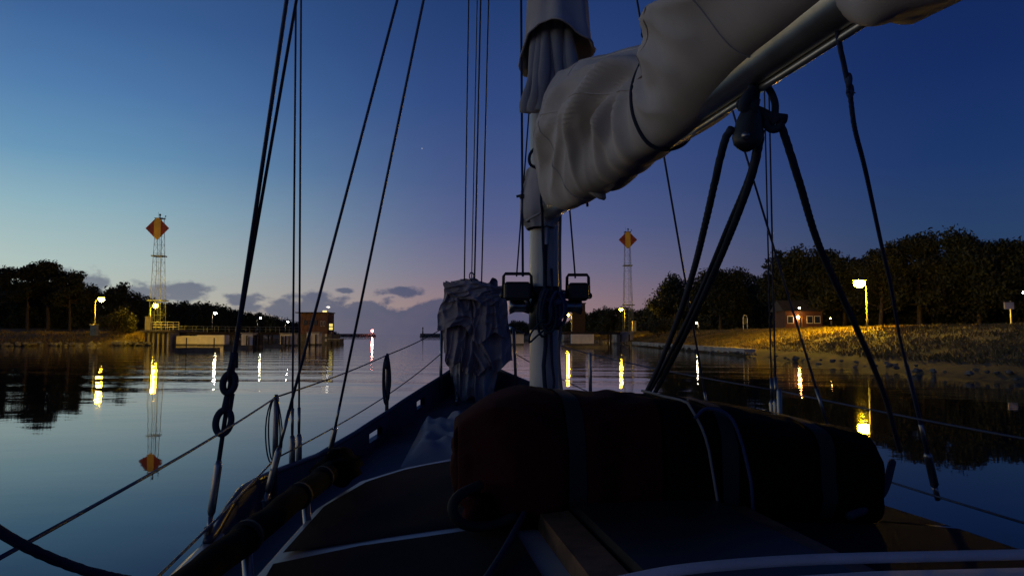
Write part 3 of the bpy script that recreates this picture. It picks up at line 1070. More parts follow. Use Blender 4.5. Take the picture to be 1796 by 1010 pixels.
for z in (0.8, 1.7):
    MB().box((bx1 - 0.2, bD - 1.24, z), (0.35, 0.12, 0.5)).build('pale_fender', WHITEP, bld)
# lit signal board on the seaward side
sgx = at(581, 573, 139).x
sg = thing('harbour_signal', 'lit yellow signal box hanging beside the brick building', 'signal', (sgx, 139, 1.9))
zc = at(581, 573, 139).z
MB().box((sgx, 139, zc), (0.85, 0.4, 1.4), 0, 0.04).build('housing', BLACKPL, sg)
for k in (-1, 1):
    MB().box((sgx, 138.78, zc + k * 0.32), (0.66, 0.06, 0.5), 0, 0.02).build('lit_panel', SIGNAL, sg)
MB().tube([(sgx, 139.1, 0.0), (sgx, 139.1, zc - 0.6)], 0.07, 8).build('post', GALV, sg, True)
block('mooring_platform', 'low dark platform at the seaward foot of the brick building', 'platform', (at(585, 600, 138).x, 140, 0), (2.2, 3.0, 0.9), DARKCONC, 2, True)

# right jetty
deckway('jetty_walkway', 'dark jetty walkway with railing right of the mast', X(985, 140), X(1088, 140), 140, 142, 2.35, 1.8, False, 3)
block('pier_block', 'pale pier block under the right walkway beside the mast', 'pier block', (X(1023, 132), 134, 0), (4.0, 2.0, 1.9), PALECONC, 0, False)
block('pier_block', 'pale pier block seen between furled jib and mast', 'pier block', (X(906, 132), 134, 0), (2.6, 2.0, 1.8), PALECONC, 0, True)
block('lamp_pier', 'yellow lit concrete pier below the right tower lamp', 'pier', (X(1096, 143), 146, 0), (3.2, 6, 2.1), CONC, 2, True)
block('lamp_pier', 'narrow concrete pier under the lamp right of the mast', 'pier', (X(1000, 188), 192.5, 0), (3.0, 5, 2.0), CONC, 0, True)
pontoon('low pontoon in front of the pale block right of the mast', X(985, 104), X(1065, 104), 104)
tw = thing('brick_tower', 'dark square brick tower behind the lamp right of the mast', 'tower', (at(1014, 560, 184).x, 184, 0))
c = at(1014, 533, 184)
MB().box((c.x, 184, c.z / 2), (3.2, 3.2, c.z), 0, 0.05).build('wall', mat('shade_dark_brick', (0.05, 0.028, 0.024), 0.9, var=0.3, scale=2), tw)  # brick colour darkened so the tower reads as an unlit silhouette
MB().box((c.x, 184, c.z + 0.1), (3.6, 3.6, 0.25), 0, 0.03).build('roof', ROOFM, tw)
MB().box((c.x - 0.4, 182.36, c.z - 1.4), (1.4, 0.1, 0.9)).build('window', GLASSD, tw)

# right-bank quay edge
ew = thing('low_quay_edge', 'pale stone edge along the water below the right grass bank', 'edge', (20, 95, 0))
for k in range(15):
    MB().box((20.4 + 0.02 * (k % 3), 66 + k * 4.0, 0.42), (1.0, 3.94, 0.5), random.uniform(-0.008, 0.008), 0.04).build('kerb_stone', CONC, ew)


# thin mast, white sign, houses on the right bank
fp = at(1138, 545, 135)
fl = thing('flag_pole', 'thin bare pole on the right bank beside the tower', 'pole', (fp.x, 135, 2.3))
MB().tube([(fp.x, 135, 2.0), (fp.x, 135, fp.z)], [0.05, 0.03], 8).build('pole', POSTM, fl, True)
MB().ball((fp.x, 135, fp.z), 0.07, 8, 6).build('finial', POSTM, fl, True)

sp = at(1307, 562, 105)
sn = thing('arched_sign', 'small white arched frame standing at the edge of the wood', 'sign', (sp.x, 105, 2.5))
MB().tube(spline([(sp.x - 0.28, 105, 2.4), (sp.x - 0.28, 105, sp.z + 0.4), (sp.x, 105, sp.z + 0.75), (sp.x + 0.28, 105, sp.z + 0.4), (sp.x + 0.28, 105, 2.4)], 6), 0.05, 8).build('arched_frame', WHITEP, sn, True)
MB().box((sp.x, 105.03, sp.z - 0.1), (0.5, 0.03, 0.9)).build('panel', BLACKPL, sn)


def house(label, px, D, w, d, h_, roof_h, wallm, rz=0.0, lamps=()):
    x = at(px, 570, D).x
    zb = 2.55
    root = thing('bank_house', label, 'house', (x, D, zb))
    MB().box((x, D + d / 2, zb + h_ / 2), (w, d, h_), 0, 0.03).build('wall', wallm, root)
    e = 0.35
    V = [(x - w / 2 - e, D - e, zb + h_), (x + w / 2 + e, D - e, zb + h_), (x + w / 2 + e, D + d + e, zb + h_), (x - w / 2 - e, D + d + e, zb + h_),
         (x - w / 2 - e, D + d / 2, zb + h_ + roof_h), (x + w / 2 + e, D + d / 2, zb + h_ + roof_h)]
    MB().add(V, [(0, 1, 5, 4), (2, 3, 4, 5), (0, 4, 3), (1, 2, 5), (3, 2, 1, 0)]).build('roof', ROOFM, root)
    dr = MB().box((x - w * 0.12, D - 0.03, zb + 1.0), (0.95, 0.08, 2.0)).build('door', TEAK, root)
    MB().box((x - w * 0.12 + 0.36, D - 0.09, zb + 1.0), (0.1, 0.06, 0.04)).build('handle', STEEL, dr)
    for fx in (-0.36, 0.16, 0.36):
        fr_ = MB().box((x + w * fx, D - 0.03, zb + 1.45), (0.9, 0.08, 1.1)).build('window', WHITEP, root)
        MB().box((x + w * fx, D - 0.06, zb + 1.45), (0.74, 0.06, 0.94)).build('pane', GLASSD, fr_)
    for (lx, lz, s, m_) in lamps:
        la = MB().tube([(x + lx, D - 0.02, zb + lz + 0.12), (x + lx, D - 0.35, zb + lz + 0.16)], 0.03, 6).build('wall_lamp', BLACKPL, root)
        MB().ball((x + lx, D - 0.36, zb + lz), s, 10, 8).build('globe', m_, la, True)
    return root


house('red brown house with a glowing wall lamp at the edge of the right wood', 1410, 108, 5.4, 5, 2.7, 1.7, HOUSEW, lamps=[(-0.95, 1.8, 0.2, HOUSEL)])
lamp('warm garden lamp on a post above the red brown house', 1402, 540, 104, 0.12, 2.6, HOUSEL, 0.26, name='garden_lamp')
lamp('tiny warm lamp to the right of the red brown house', 1456, 558, 98, 0.15, 2.6, HOUSEL, 0.16, name='garden_lamp')
pp_ = at(1772, 528, 64)
gp = thing('information_board', 'small pale notice board on a post near the right edge', 'sign', (pp_.x, 64, 2.4))
MB().tube([(pp_.x, 64, 2.2), (pp_.x, 64, pp_.z)], [0.09, 0.07], 8).build('post', WHITEP, gp, True)
MB().box((pp_.x - 0.2, 63.9, pp_.z - 0.4), (0.85, 0.06, 0.6), 0, 0.015).build('panel', WHITEP, gp)
MB().box((pp_.x - 0.2, 63.86, pp_.z - 0.08), (0.95, 0.14, 0.05), 0, 0.01).build('panel_roof', ROOFM, gp)

# ---- breakwaters and their beacons far out
def breakwater(label, x0, x1, D, hgt, seed):
    root = thing('breakwater', label, 'breakwater', ((x0 + x1) / 2, D, 0))
    b = MB()
    rg = np.random.default_rng(seed)
    n = int(abs(x1 - x0) / 1.6)
    for k in range(n):
        for r_ in range(3):
            x = x0 + (x1 - x0) * (k + rg.random()) / n
            r = rg.uniform(0.9, 1.5)
            b.ball((x, D + rg.uniform(-2, 2), rg.uniform(-0.3, hgt - 0.9)), (r * 1.3, r, r * 0.8), 7, 5, 0.5, rg.uniform(0, 99))
    tag(b.build('rubble', STONE, root), kind='stuff')
    MB().box(((x0 + x1) / 2, D + 0.5, hgt * 0.5), (abs(x1 - x0), 2.2, hgt), 0, 0.05).build('crest_wall', DARKCONC, root)
    return root


breakwater('long low dark breakwater on the horizon left of the red light', X(576, 620), X(657, 620), 620, 2.3, 61)
breakwater('short dark breakwater on the horizon left of the furled jib', X(737, 560), X(800, 560), 560, 2.4, 62)
bp = at(653, 580, 615)
bc = thing('harbour_beacon', 'harbour beacon glowing red at the end of the long breakwater', 'beacon', (bp.x, 615, 2.2))
MB().tube([(bp.x, 615, 1.8), (bp.x, 615, bp.z - 0.6)], [0.5, 0.35], 10).build('column', WHITEP, bc, True)
MB().ball((bp.x, 614.6, bp.z), 0.85, 12, 8).build('lantern', BEACON, bc, True)
MB().tube([(bp.x, 615, bp.z + 0.8), (bp.x, 615, bp.z + 1.1)], [0.9, 0.2], 10).build('lantern_roof', BLACKPL, bc, True)
bp = at(741, 577, 556)
bc = thing('harbour_beacon', 'unlit dark beacon post on the short breakwater', 'beacon', (bp.x, 558, 2.2))
MB().tube([(bp.x, 558, 1.8), (bp.x, 558, bp.z)], [0.6, 0.3], 10).build('column', DARKCONC, bc, True)
MB().tube([(bp.x, 558, bp.z), (bp.x, 558, bp.z + 1.4)], [0.5, 0.4], 10).build('lantern', BLACKPL, bc, True)

# ================================================================== THE BOAT
BT = [-3.6, -3.0, -1.5, -0.7, 0.0, 0.8, 1.4, 2.0, 2.5, 3.0, 3.4, 3.75]
BB = [1.18, 1.26, 1.36, 1.37, 1.33, 1.13, 0.96, 0.765, 0.56, 0.31, 0.14, 0.02]
ZT_T = [-3.6, -0.62, -0.5, -0.35, -0.15, 0.2, 0.8, 1.4, 2.0, 2.5, 3.0, 3.75]
ZT_Z = [-0.745, -0.745, -0.735, -0.69, -0.655, -0.655, -0.672, -0.63, -0.56, -0.47, -0.365, -0.21]
ZD_T = [-3.6, -0.5, 0.8, 2.0, 3.0, 3.75]
ZD_Z = [-0.82, -0.84, -0.84, -0.74, -0.56, -0.42]
tt = np.linspace(-3.6, 3.75, 90)


def smooth_interp(x, xs, ys):
    """average of neighbouring samples takes the corners off"""
    return float(np.mean([np.interp(x + d, xs, ys) for d in (-0.18, -0.09, 0, 0.09, 0.18)])) if -3.3 < x < 3.5 else float(np.interp(x, xs, ys))


def bb(t):
    return smooth_interp(t, BT, BB)


def zt_(t):
    return interp(t, ZT_T, ZT_Z)


def zd_(t):
    return interp(t, ZD_T, ZD_Z)


boat = thing('sailboat', 'sailing yacht seen from its own cockpit, with white mast and navy bulwarks', 'sailboat', BL(0, 0, -H), -HEAD if False else 0.0)

# hull shell, outside only
hull = MB()
for s in (-1, 1):
    rings = []
    for t in tt:
        b0, z0 = bb(t), zd_(t) - 0.02
        ring = []
        for k in range(7):
            f = k / 6
            z = z0 + (-H - 0.35 - z0) * f
            b = max(0.004, b0 * (1 - 0.28 * f * f) - (0.10 * f * max(0, (t - 2) / 1.7) * b0 * 3))
            ring.append(BL(t - 0.25 * f * max(0, (t - 1) / 2.75), s * (b + 0.004), z))
        rings.append(ring if s > 0 else ring[::-1])
    hull.loft(rings, closed=False, caps=False)
V = [BL(-3.6, s * bb(-3.6), z) for s, z in ((-1, -0.84), (1, -0.84), (0.75, -H - 0.3), (-0.75, -H - 0.3))]
hull.add([tuple(v) for v in V], [(0, 1, 2, 3)])
tag(hull.build('hull', HULLM, boat, True))

# deck skin (aft of the coachroof it stays low and dark)
deck = MB()
rings = []
for t in tt:
    b0 = bb(t) - 0.01
    rings.append([BL(t, b0 * f, zd_(t) + 0.035 * (1 - f * f)) for f in np.linspace(-1, 1, 13)])
deck.loft(rings, closed=False, caps=False)
deck.build('deck', DECKBLUE, boat, True)

# bulwarks with freeing ports, port and starboard
PORTS = [(1.60, 1.84), (2.48, 2.62)]
tb = np.unique(np.round(np.concatenate([np.linspace(-0.62, 3.72, 80), np.array(PORTS).ravel()]), 3))
for s in (-1, 1):
    bw = MB()
    for i in range(len(tb) - 1):
        t0, t1 = tb[i], tb[i + 1]
        tm = (t0 + t1) / 2
        hole = any(a < tm < c for a, c in PORTS)
        rows = [(0.0, 0.34), (0.34, 0.70), (0.70, 1.0)]
        for r, (f0, f1) in enumerate(rows):
            if hole and r == 1:
                continue
            P = []
            for off in (0.0, 0.035):
                for (t, f) in ((t0, f0), (t1, f0), (t1, f1), (t0, f1)):
                    z = zd_(t) + (zt_(t) - zd_(t)) * f
                    P.append(tuple(BL(t, s * max(0.0, bb(t) - off), z)))
            bw.add(P, [(0, 1, 2, 3), (7, 6, 5, 4), (0, 4, 5, 1), (2, 6, 7, 3)])
    bw.build('bulwark', BULW, boat)
    cap = MB()
    cap.tube([BL(t, s * max(0.0, bb(t) - 0.017), zt_(t) + 0.008) for t in np.linspace(-0.6, 3.72, 70)], 0.016, 7)
    cap.build('capping_rail', BULW, boat, True)
    rr = MB()
    rr.tube([BL(t, s * (bb(t) + 0.012), zd_(t) + 0.05) for t in np.linspace(-3.5, -0.55, 30)] + [BL(t, s * (bb(t) + 0.012), zd_(t) + 0.035) for t in np.linspace(-0.45, 3.6, 40)], 0.024, 8)
    rr.build('rub_rail', GEL, boat, True)
    to = MB()
    rings = []
    for t in np.linspace(-3.55, -0.5, 30):
        b0 = bb(t)
        rings.append([BL(t, s * (b0 - 0.06), zd_(t)), BL(t, s * (b0 - 0.05), zt_(t)), BL(t, s * (b0 - 0.005), zt_(t)), BL(t, s * b0, zd_(t))])
    to.loft(rings)
    to.build('toe_rail', GEL, boat)

# coachroof with raised white borders and non-skid panels
CR = [(-0.03, 0.0), (-0.035, -0.2), (-0.09, -0.42), (-0.22, -0.66), (-0.40, -0.84), (-0.78, -0.97), (-1.5, -1.05), (-2.35, -1.06)]
outline = CR + [(t, -b) for t, b in CR[::-1]][:-1]


def crz(b):
    return -0.60 + 0.07 * (1 - (b / 1.06) ** 2)


cr = MB()
n = len(outline)
low = [BL(t + 0.07 * (1 if t > -0.3 else 0), b * 1.06, -0.88) for t, b in outline]
mid_ = [BL(t, b, crz(b) - 0.03) for t, b in outline]
top_ = [BL(t - 0.03 if t > -2 else t, b * 0.975, crz(b)) for t, b in outline]
cr.loft([low, mid_, top_], closed=True, caps=False)
# cambered top as strips across
for i in range(len(CR) - 1):
    (t0, b0), (t1, b1) = CR[i], CR[i + 1]
    N_ = 14
    r0 = [BL(t0 - 0.03 if t0 > -2 else t0, b0 * 0.975 * f, crz(b0 * f)) for f in np.linspace(1, -1, N_)]
    r1 = [BL(t1 - 0.03 if t1 > -2 else t1, b1 * 0.975 * f, crz(b1 * f)) for f in np.linspace(1, -1, N_)]
    cr.loft([r0, r1], closed=False, caps=False)
roof = cr.build('coachroof', GEL, boat)


def roof_panel(poly, lift=0.006):
    """poly in (t,b); triangulated fan of strips following the camber"""
    P = MB()
    ts = np.linspace(min(p[0] for p in poly), max(p[0] for p in poly), 22)
    rings = []
    for t in ts:
        xs = []
        for i in range(len(poly)):
            (ta, ba), (tb2, b2) = poly[i], poly[(i + 1) % len(poly)]
            if (ta - t) * (tb2 - t) <= 0 and abs(ta - tb2) > 1e-9:
                xs.append(ba + (b2 - ba) * (t - ta) / (tb2 - ta))
        if len(xs) < 2:
            continue
        rings.append([BL(t, b, crz(b) + lift) for b in np.linspace(min(xs), max(xs), 12)])
    P.loft(rings, closed=False, caps=False)
    P.build('non_skid_panel', NONSKID, roof, True)


roof_panel([(-0.16, -0.30), (-0.30, -0.62), (-0.48, -0.79), (-0.82, -0.92), (-1.33, -0.98), (-1.27, -0.32)])
roof_panel([(-0.16, 0.30), (-0.28, 0.63), (-0.45, 0.80), (-0.80, 0.935), (-1.35, 1.0), (-1.35, 0.32)])
roof_panel([(-1.40, -0.99), (-2.3, -1.0), (-2.3, -0.36), (-1.33, -0.36)])
roof_panel([(-1.37, 1.005), (-2.34, 1.025), (-2.34, 0.32), (-1.37, 0.32)])
# wooden hatch runners and sliding hatch
for s in (-1, 1):
    rn = MB()
    rings = []
    for t in (-1.16, -1.2, -2.3):
        z = crz(0.25) + (0.0 if t == -1.16 else 0.05)
        rings.append([BL(t, s * 0.295, crz(0.29) - 0.01), BL(t, s * 0.295, z), BL(t, s * 0.215, z + 0.004), BL(t, s * 0.215, crz(0.21) - 0.01)])
    rn.loft(rings)
    rn.build('hatch_runner', TEAK, boat)
MB().obox(BL(-1.75, 0, crz(0) + 0.045), AXS, AXF, Vector((0, 0, 1)), (0.40, 1.1, 0.05)).build('sliding_hatch', BLACKPL, boat)
# small deck cleats and hatch hinge
for nm, (t, b), z in (('cleat', (0.25, -0.62), None), ('cleat', (0.25, 0.62), None), ('cleat', (2.75, -0.2), None)):
    zz_ = zd_(t) + 0.035
    c = MB()
    for k in (-0.03, 0.03):
        c.tube([BL(t + k, b, zz_ - 0.01), BL(t + k, b, zz_ + 0.05)], 0.012, 8)
    c.tube([BL(t - 0.11, b, zz_ + 0.05), BL(t - 0.04, b, zz_ + 0.058), BL(t + 0.04, b, zz_ + 0.058), BL(t + 0.11, b, zz_ + 0.05)], [0.008, 0.014, 0.014, 0.008], 8)
    c.build(nm, STEEL, boat, True)
fh = MB()
fh.box(tuple(BL(1.25, 0, zd_(1.25) + 0.075)), (0.52, 0.52, 0.09), -0.15, 0.03)
fh_ = fh.build('fore_hatch', GEL, boat)
MB().box(tuple(BL(1.25, 0, zd_(1.25) + 0.125)), (0.40, 0.40, 0.02), -0.15, 0.008).build('hatch_glass', GLASSD, fh_)

# ---- mast, oval section
ca_, sa_ = AXF, AXS


def oval(t, b, z, rs, rt, n=28):
    return [BL(t + rt * math.sin(2 * PI * k / n), b + rs * math.cos(2 * PI * k / n), z) for k in range(n)]


mast = MB()
mast.loft([oval(0.0, 0.0, z, 0.0695, 0.095) for z in (-0.62, -0.2, 0.3, 1.0, 2.5, 9.6)])
mast_o = mast.build('mast', MASTPAINT, boat, True)
tr_ = MB()
tr_.obox(BL(-0.098, 0, 3.6), AXS, AXF, Vector((0, 0, 1)), (0.028, 0.014, 6.2))
tr_.build('sail_track', ALU, mast_o)
# dark conduit strip and halyards running down the mast face
for b, r, z0, z1, m_ in ((-0.018, 0.010, -0.58, 0.47, ROPE), (0.012, 0.006, -0.58, 0.30, ROPE), (0.052, 0.007, -0.58, 0.62, PALEROPE)):
    h_ = MB()
    h_.tube([BL(-0.108 + 0.004 * math.sin(k), b + 0.01 * math.sin(k * 1.3 + b * 90) * (1 if k < 6 else 0.2), z0 + (z1 - z0) * k / 12) for k in range(13)], r, 7)
    h_.build('halyard', m_, mast_o, True)
cl_ = MB()
cl_.box(tuple(BL(-0.112, -0.018, 0.46)), (0.03, 0.03, 0.12), -HEAD, 0.008)
cl_.build('mast_cleat', STEEL, mast_o)
for b in (-0.062, 0.062):
    w = MB()
    c = BL(-0.02, b * 1.75, 0.13)
    w.tube([c + AXS * (-0.03 if b > 0 else 0.03), c, c + AXS * (0.035 if b > 0 else -0.035), c + AXS * (0.06 if b > 0 else -0.06)], [0.036, 0.028, 0.028, 0.038], 14)
    w.build('mast_winch', STEEL, mast_o, True)
band = MB()
band.loft([oval(0, 0, z, 0.073, 0.099) for z in (0.02, 0.22)])
band.build('mast_band', BLACKPL, mast_o, True)
# spreaders (above the frame) and masthead
for s in (-1, 1):
    sp_ = MB()
    sp_.tube([BL(0, s * 0.06, 4.5), BL(-0.05, s * 0.95, 4.6)], [0.035, 0.022], 8)
    sp_.build('spreader', MASTPAINT, mast_o, True)

# black boxes in bracket frames on both sides of the mast
for s, x0, x1, y0, y1, Yd, tl in ((-1, 881, 934, 480, 526, 3.42, -3), (1, 993, 1034, 482, 526, 3.50, 3)):
    c = at((x0 + x1) / 2, (y0 + y1) / 2 + 8, Yd)
    wpx = (x1 - x0) / F * Yd
    hpx = (y1 - y0) / F * Yd
    bx = MB()
    bx.box((c.x, c.y, c.z), (wpx * 0.90, 0.10, hpx * 0.70), 0, 0.012)
    bo = bx.build('mast_box', BLACKPL, boat)
    fr = MB()
    zc0 = at(x0, y0, Yd).z
    fr.tube([(c.x - wpx * 0.48, c.y, c.z - hpx * 0.15), (c.x - wpx * 0.46, c.y, zc0 - 0.012), (c.x - wpx * 0.40, c.y, zc0), (c.x + wpx * 0.40, c.y, zc0), (c.x + wpx * 0.46, c.y, zc0 - 0.012), (c.x + wpx * 0.48, c.y, c.z - hpx * 0.15)], 0.0075, 7)
    for q in (-0.48, 0.48):
        fr.ball((c.x + wpx * q, c.y, c.z - hpx * 0.15), 0.016, 8, 6)
    fr.build('bracket', BLACKPL, bo, True)
    ar = MB()
    m0 = BL(-0.02, s * 0.06, c.z - H)
    ar.tube([m0, Vector((c.x - s * wpx * 0.3, c.y, c.z - 0.01))], 0.014, 8)
    ar.tube([m0 + Vector((0, 0, -0.10)), Vector((c.x - s * wpx * 0.25, c.y, c.z - hpx * 0.28))], 0.009, 8)
    ar.build('box_arm', STEEL, bo, True)

# ---- boom
BZ0, BZ1 = 0.565, 0.505
GOOSE, BEND = -0.12, -3.3
BSW = 0.00


def boom_pt(t, db=0.0, dz=0.0):
    f = (t - GOOSE) / (BEND - GOOSE)
    return BL(t, db + BSW * f, BZ0 + (BZ1 - BZ0) * f + dz)


boom = MB()
boom.tube([boom_pt(t) for t in np.linspace(GOOSE, BEND, 12)], 0.047, 20)
boom_o = boom.build('boom', ALU, boat, True)
gk = MB()
gk.tube([BL(-0.09, 0, BZ0), BL(-0.16, 0, BZ0)], 0.028, 10)
gk.obox(BL(-0.10, 0, BZ0), AXS, AXF, Vector((0, 0, 1)), (0.06, 0.02, 0.14))
gk.build('gooseneck', STEEL, boom_o)
tk = MB()
pts = [boom_pt(t, 0.012, -0.052) for t in np.linspace(-1.6, -3.2, 8)]
tk.tube(pts, 0.008, 6)
tk.build('boom_track', ALU, boom_o, True)

# ---- standing rigging
MASTC = Vector((MX, MY, 0))


def stay_points(p0, px, py):
    """p0 at the deck, passing through a pixel, in the vertical plane through p0 and the mast; carried on towards the mast"""
    r = Vector(ray(px, py))
    d = Vector((MASTC.x - p0.x, MASTC.y - p0.y))
    # solve p0.xy + s*d = k*r.xy
    det = d.x * (-r.y) + r.x * d.y
    s = (-p0.x * (-r.y) + (-r.x) * p0.y * -1 * -1) / det if False else None
    A = np.array([[d.x, -r.x], [d.y, -r.y]])
    sol = np.linalg.solve(A, np.array([-p0.x, -p0.y]))
    s, k = sol
    q = Vector((p0.x + s * d.x, p0.y + s * d.y, H + k * r.z))
    e = p0 + (q - p0) * (0.97 / s if 0.05 < s < 1 else 3)
    if e.z > H + 9.5:
        e = p0 + (e - p0) * ((H + 9.5 - p0.z) / (e.z - p0.z))
    return q, e


def turnbuckle(p0, d, L, parent, r=0.011):
    """chainplate toggle, open body and threaded ends"""
    t = MB()
    t.tube([p0 - d * 0.02, p0 + d * L * 0.12], r * 0.9, 8)
    t.tube([p0 + d * L * 0.12, p0 + d * L * 0.16, p0 + d * L * 0.55, p0 + d * L * 0.60], [r * 0.8, r * 1.35, r * 1.35, r * 0.8], 8)
    t.tube([p0 + d * L * 0.60, p0 + d * L], [r * 0.6, r * 0.75], 8)
    t.build('turnbuckle', STEEL, parent, True)


def shroud(bx_, by_, Yd, tx, ty, r, L=0.30, lo=None):
    p0 = at(bx_, by_, Yd)
    q, e = stay_points(p0, tx, ty)
    w = MB().tube([p0, p0.lerp(e, 0.3), p0.lerp(e, 0.6), e], r, 7).build('shroud', WIREM, boat, True)
    d = (e - p0).normalized()
    turnbuckle(p0, d, L, w)
    cp = MB().box((p0.x, p0.y, p0.z - 0.05), (0.012, 0.05, 0.14), -HEAD, 0.004).build('chainplate', STEEL, w)
    return w, p0, d


# thick pair on the port quarter
sh1, pA1, dA1 = shroud(366, 930, 2.74, 503, 0, 0.0085, 0.42)
pS = pA1 + dA1 * 0.62
q, e = stay_points(pS, 520, 0)
MB().tube([pS, e], 0.0065, 7).build('shroud', WIREM, boat, True)
# vertical pair = cap shrouds to the spreader tip
for bx_, by_, tx, Yd, r in ((512, 835, 519, 3.80, 0.0055), (524, 830, 528, 3.92, 0.0055)):
    p0 = at(bx_, by_, Yd)
    p1 = at(tx, 0, Yd)
    e = p0 + (p1 - p0) * 2.1
    w = MB().tube([p0, e], r, 7).build('shroud', WIREM, boat, True)
    turnbuckle(p0, (e - p0).normalized(), 0.34, w, 0.012)
shroud(464, 884, 3.18, 697, 0, 0.0065, 0.40)
shroud(577, 802, 4.22, 743, 0, 0.0075, 0.30)
# starboard side
shroud(1250, 770, 4.55, 1117, 0, 0.0062, 0.3)
shroud(1478, 835, 3.35, 1276, 165, 0.0052, 0.4)
for bx_, by_, tx, Yd, r in ((1355, 760, 1341, 4.1, 0.0045), (1362, 760, 1349, 4.0, 0.005)):
    p0 = at(bx_, by_, Yd)
    p1 = at(tx, 180, Yd)
    e = p0 + (p1 - p0) * 2.6
    w = MB().tube([p0, e], r, 7).build('shroud', WIREM, boat, True)
    turnbuckle(p0, (e - p0).normalized(), 0.3, w, 0.012)
# headstay and halyards at the bow
for (x0, y0, Y0, x1, r) in ((829, 640, 6.75, 843, 0.0075), (814, 520, 6.4, 822, 0.006), (844, 520, 6.4, 857, 0.006), (827, 500, 6.5, 837, 0.0045)):
    p0 = at(x0, y0, Y0)
    q, e = stay_points(p0, x1, 0)
    MB().tube([p0, e], r, 6).build('headstay' if r > 0.007 else 'fore_halyard', WIREM, boat, True)
# lines beside the mast
for (x0, y0, x1, y1, Yd, r) in ((917, 485, 914, 0, 3.40, 0.0055), (906, 485, 917, 340, 3.42, 0.0035), (1009, 488, 997, 340, 3.46, 0.004)):
    p0, p1 = at(x0, y0, Yd), at(x1, y1, Yd)
    e = p0 + (p1 - p0) * (2.2 if y1 == 0 else 3.2)
    MB().tube([p0, e], r, 6).build('mast_line', BLUEROPE, boat, True)
lk = MB()
c = at(917, 345, 3.40)
lk.box(tuple(c), (0.03, 0.02, 0.022), 0.2, 0.004)
lk.tube([c + Vector((-0.03, 0, 0.0)), c + Vector((0.02, 0, 0.012))], 0.006, 6)
lk.build('line_clip', BLACKPL, boat)

# ---- lifelines, stanchions, pulpit
STB = {}
for s in (-1, 1):
    for t, b, zt0, thick in ((0.1, 1.225, -0.285, 0.0135), (2.05, 0.755, -0.15, 0.0135), (-2.3, 1.26, -0.33, 0.0135)):
        base = BL(t, s * b, zd_(t))
        topp = BL(t, s * b, zt0)
        st = MB().tube([base, topp, topp + Vector((0, 0, 0.012))], [thick, thick, thick * 0.5], 10).build('stanchion', STEEL, boat, True)
        MB().tube([base, base + Vector((0, 0, 0.10))], thick * 1.6, 10).build('stanchion_base', STEEL, st, True)
        STB[(s, t)] = (topp, base.lerp(topp, 0.50))
    pa = BL(2.95, s * 0.31, 0.045)
    pal = BL(2.95, s * 0.31, -0.16)
    for nm, k, zoff in (('upper_lifeline', 0, 0), ('lower_lifeline', 1, 0)):
        ends = [STB[(s, -2.3)][k], STB[(s, 0.1)][k], STB[(s, 2.05)][k], (pa if k == 0 else pal)]
        ln = MB()
        for i in range(3):
            a_, c_ = ends[i], ends[i + 1]
            ln.tube([a_.lerp(c_, f) + Vector((0, 0, -0.012 * math.sin(PI * f))) for f in np.linspace(0, 1, 8)], 0.0042, 6)
        ln.build(nm, WIREM, boat, True)
    MB().tube([BL(2.88, s * 0.32, zt_(2.95) - 0.1), BL(2.93, s * 0.318, -0.2), pa], 0.0135, 9).build('pulpit_post', STEEL, boat, True)
    MB().tube([BL(3.45, s * 0.12, zt_(3.45) - 0.1), BL(3.55, s * 0.16, 0.08)], 0.0135, 9).build('pulpit_post', STEEL, boat, True)
pp = MB()
pp.tube(spline([BL(2.95, -0.31, 0.045), BL(3.3, -0.25, 0.075), BL(3.62, -0.13, 0.09), BL(3.72, 0, 0.095), BL(3.62, 0.13, 0.09), BL(3.3, 0.25, 0.075), BL(2.95, 0.31, 0.045)], 7), 0.0135, 9)
pp.build('pulpit_rail', STEEL, boat, True)
# anchor roller and bow fitting
MB().box(tuple(BL(3.6, 0, zt_(3.6) - 0.03)), (0.10, 0.30, 0.06), -0.15, 0.01).build('bow_fitting', STEEL, boat)

# ---- black spar on stand-offs beside the coachroof
S0, S1 = at(318, 1030, 1.50), at(585, 822, 2.82)
sparo = thing('stowed_spar', 'thick black padded spar lying along the port edge of the coachroof', 'spar', (S0.x, S0.y, S0.z))
sp = MB()
N_ = 26
pts = [S0.lerp(S1, k / N_) for k in range(-6, N_ + 1)]
sp.tube([p + Vector((0, 0, 0.006 * noise.noise(p * 7))) for p in pts], [0.036 + 0.005 * noise.noise(p * 9) for p in pts], 16)
sp.build('padding', BLACKBAG, sparo, True)
e = MB()
dd = (S1 - S0).normalized()
e.ball(tuple(S1 + dd * 0.03 + Vector((0.01, 0, 0.0))), (0.075, 0.12, 0.055), 14, 10, 0.7, 4.0)
e.build('rolled_end', BLACKBAG, sparo, True)
for f in (0.28, 0.64, 0.86):
    c = S0.lerp(S1, f)
    MB().tube([c - dd * 0.012, c + dd * 0.012], 0.0415, 16).build('strap', STRAP, sparo, True)
for px_, py_, Yd in ((428, 1003, 1.87), (532, 905, 2.42)):
    f = (Yd - S0.y) / (S1.y - S0.y)
    c = S0.lerp(S1, f)
    st = MB()
    foot = Vector((c.x + 0.03, c.y, H - 0.845))
    st.tube([foot, c], 0.014, 9)
    st.tube([foot, foot + Vector((0, 0, 0.02))], 0.034, 12)
    st.build('spar_support', STEEL, boat, True)

# ---- terminals on the thick shroud: thimbles, clamp and loose tail
def ring_loop(c, up, side, rx, rz, r, n=26):
    P = [c + side * (rx * math.cos(2 * PI * k / n)) + up * (rz * math.sin(2 * PI * k / n)) for k in range(n + 1)]
    return P


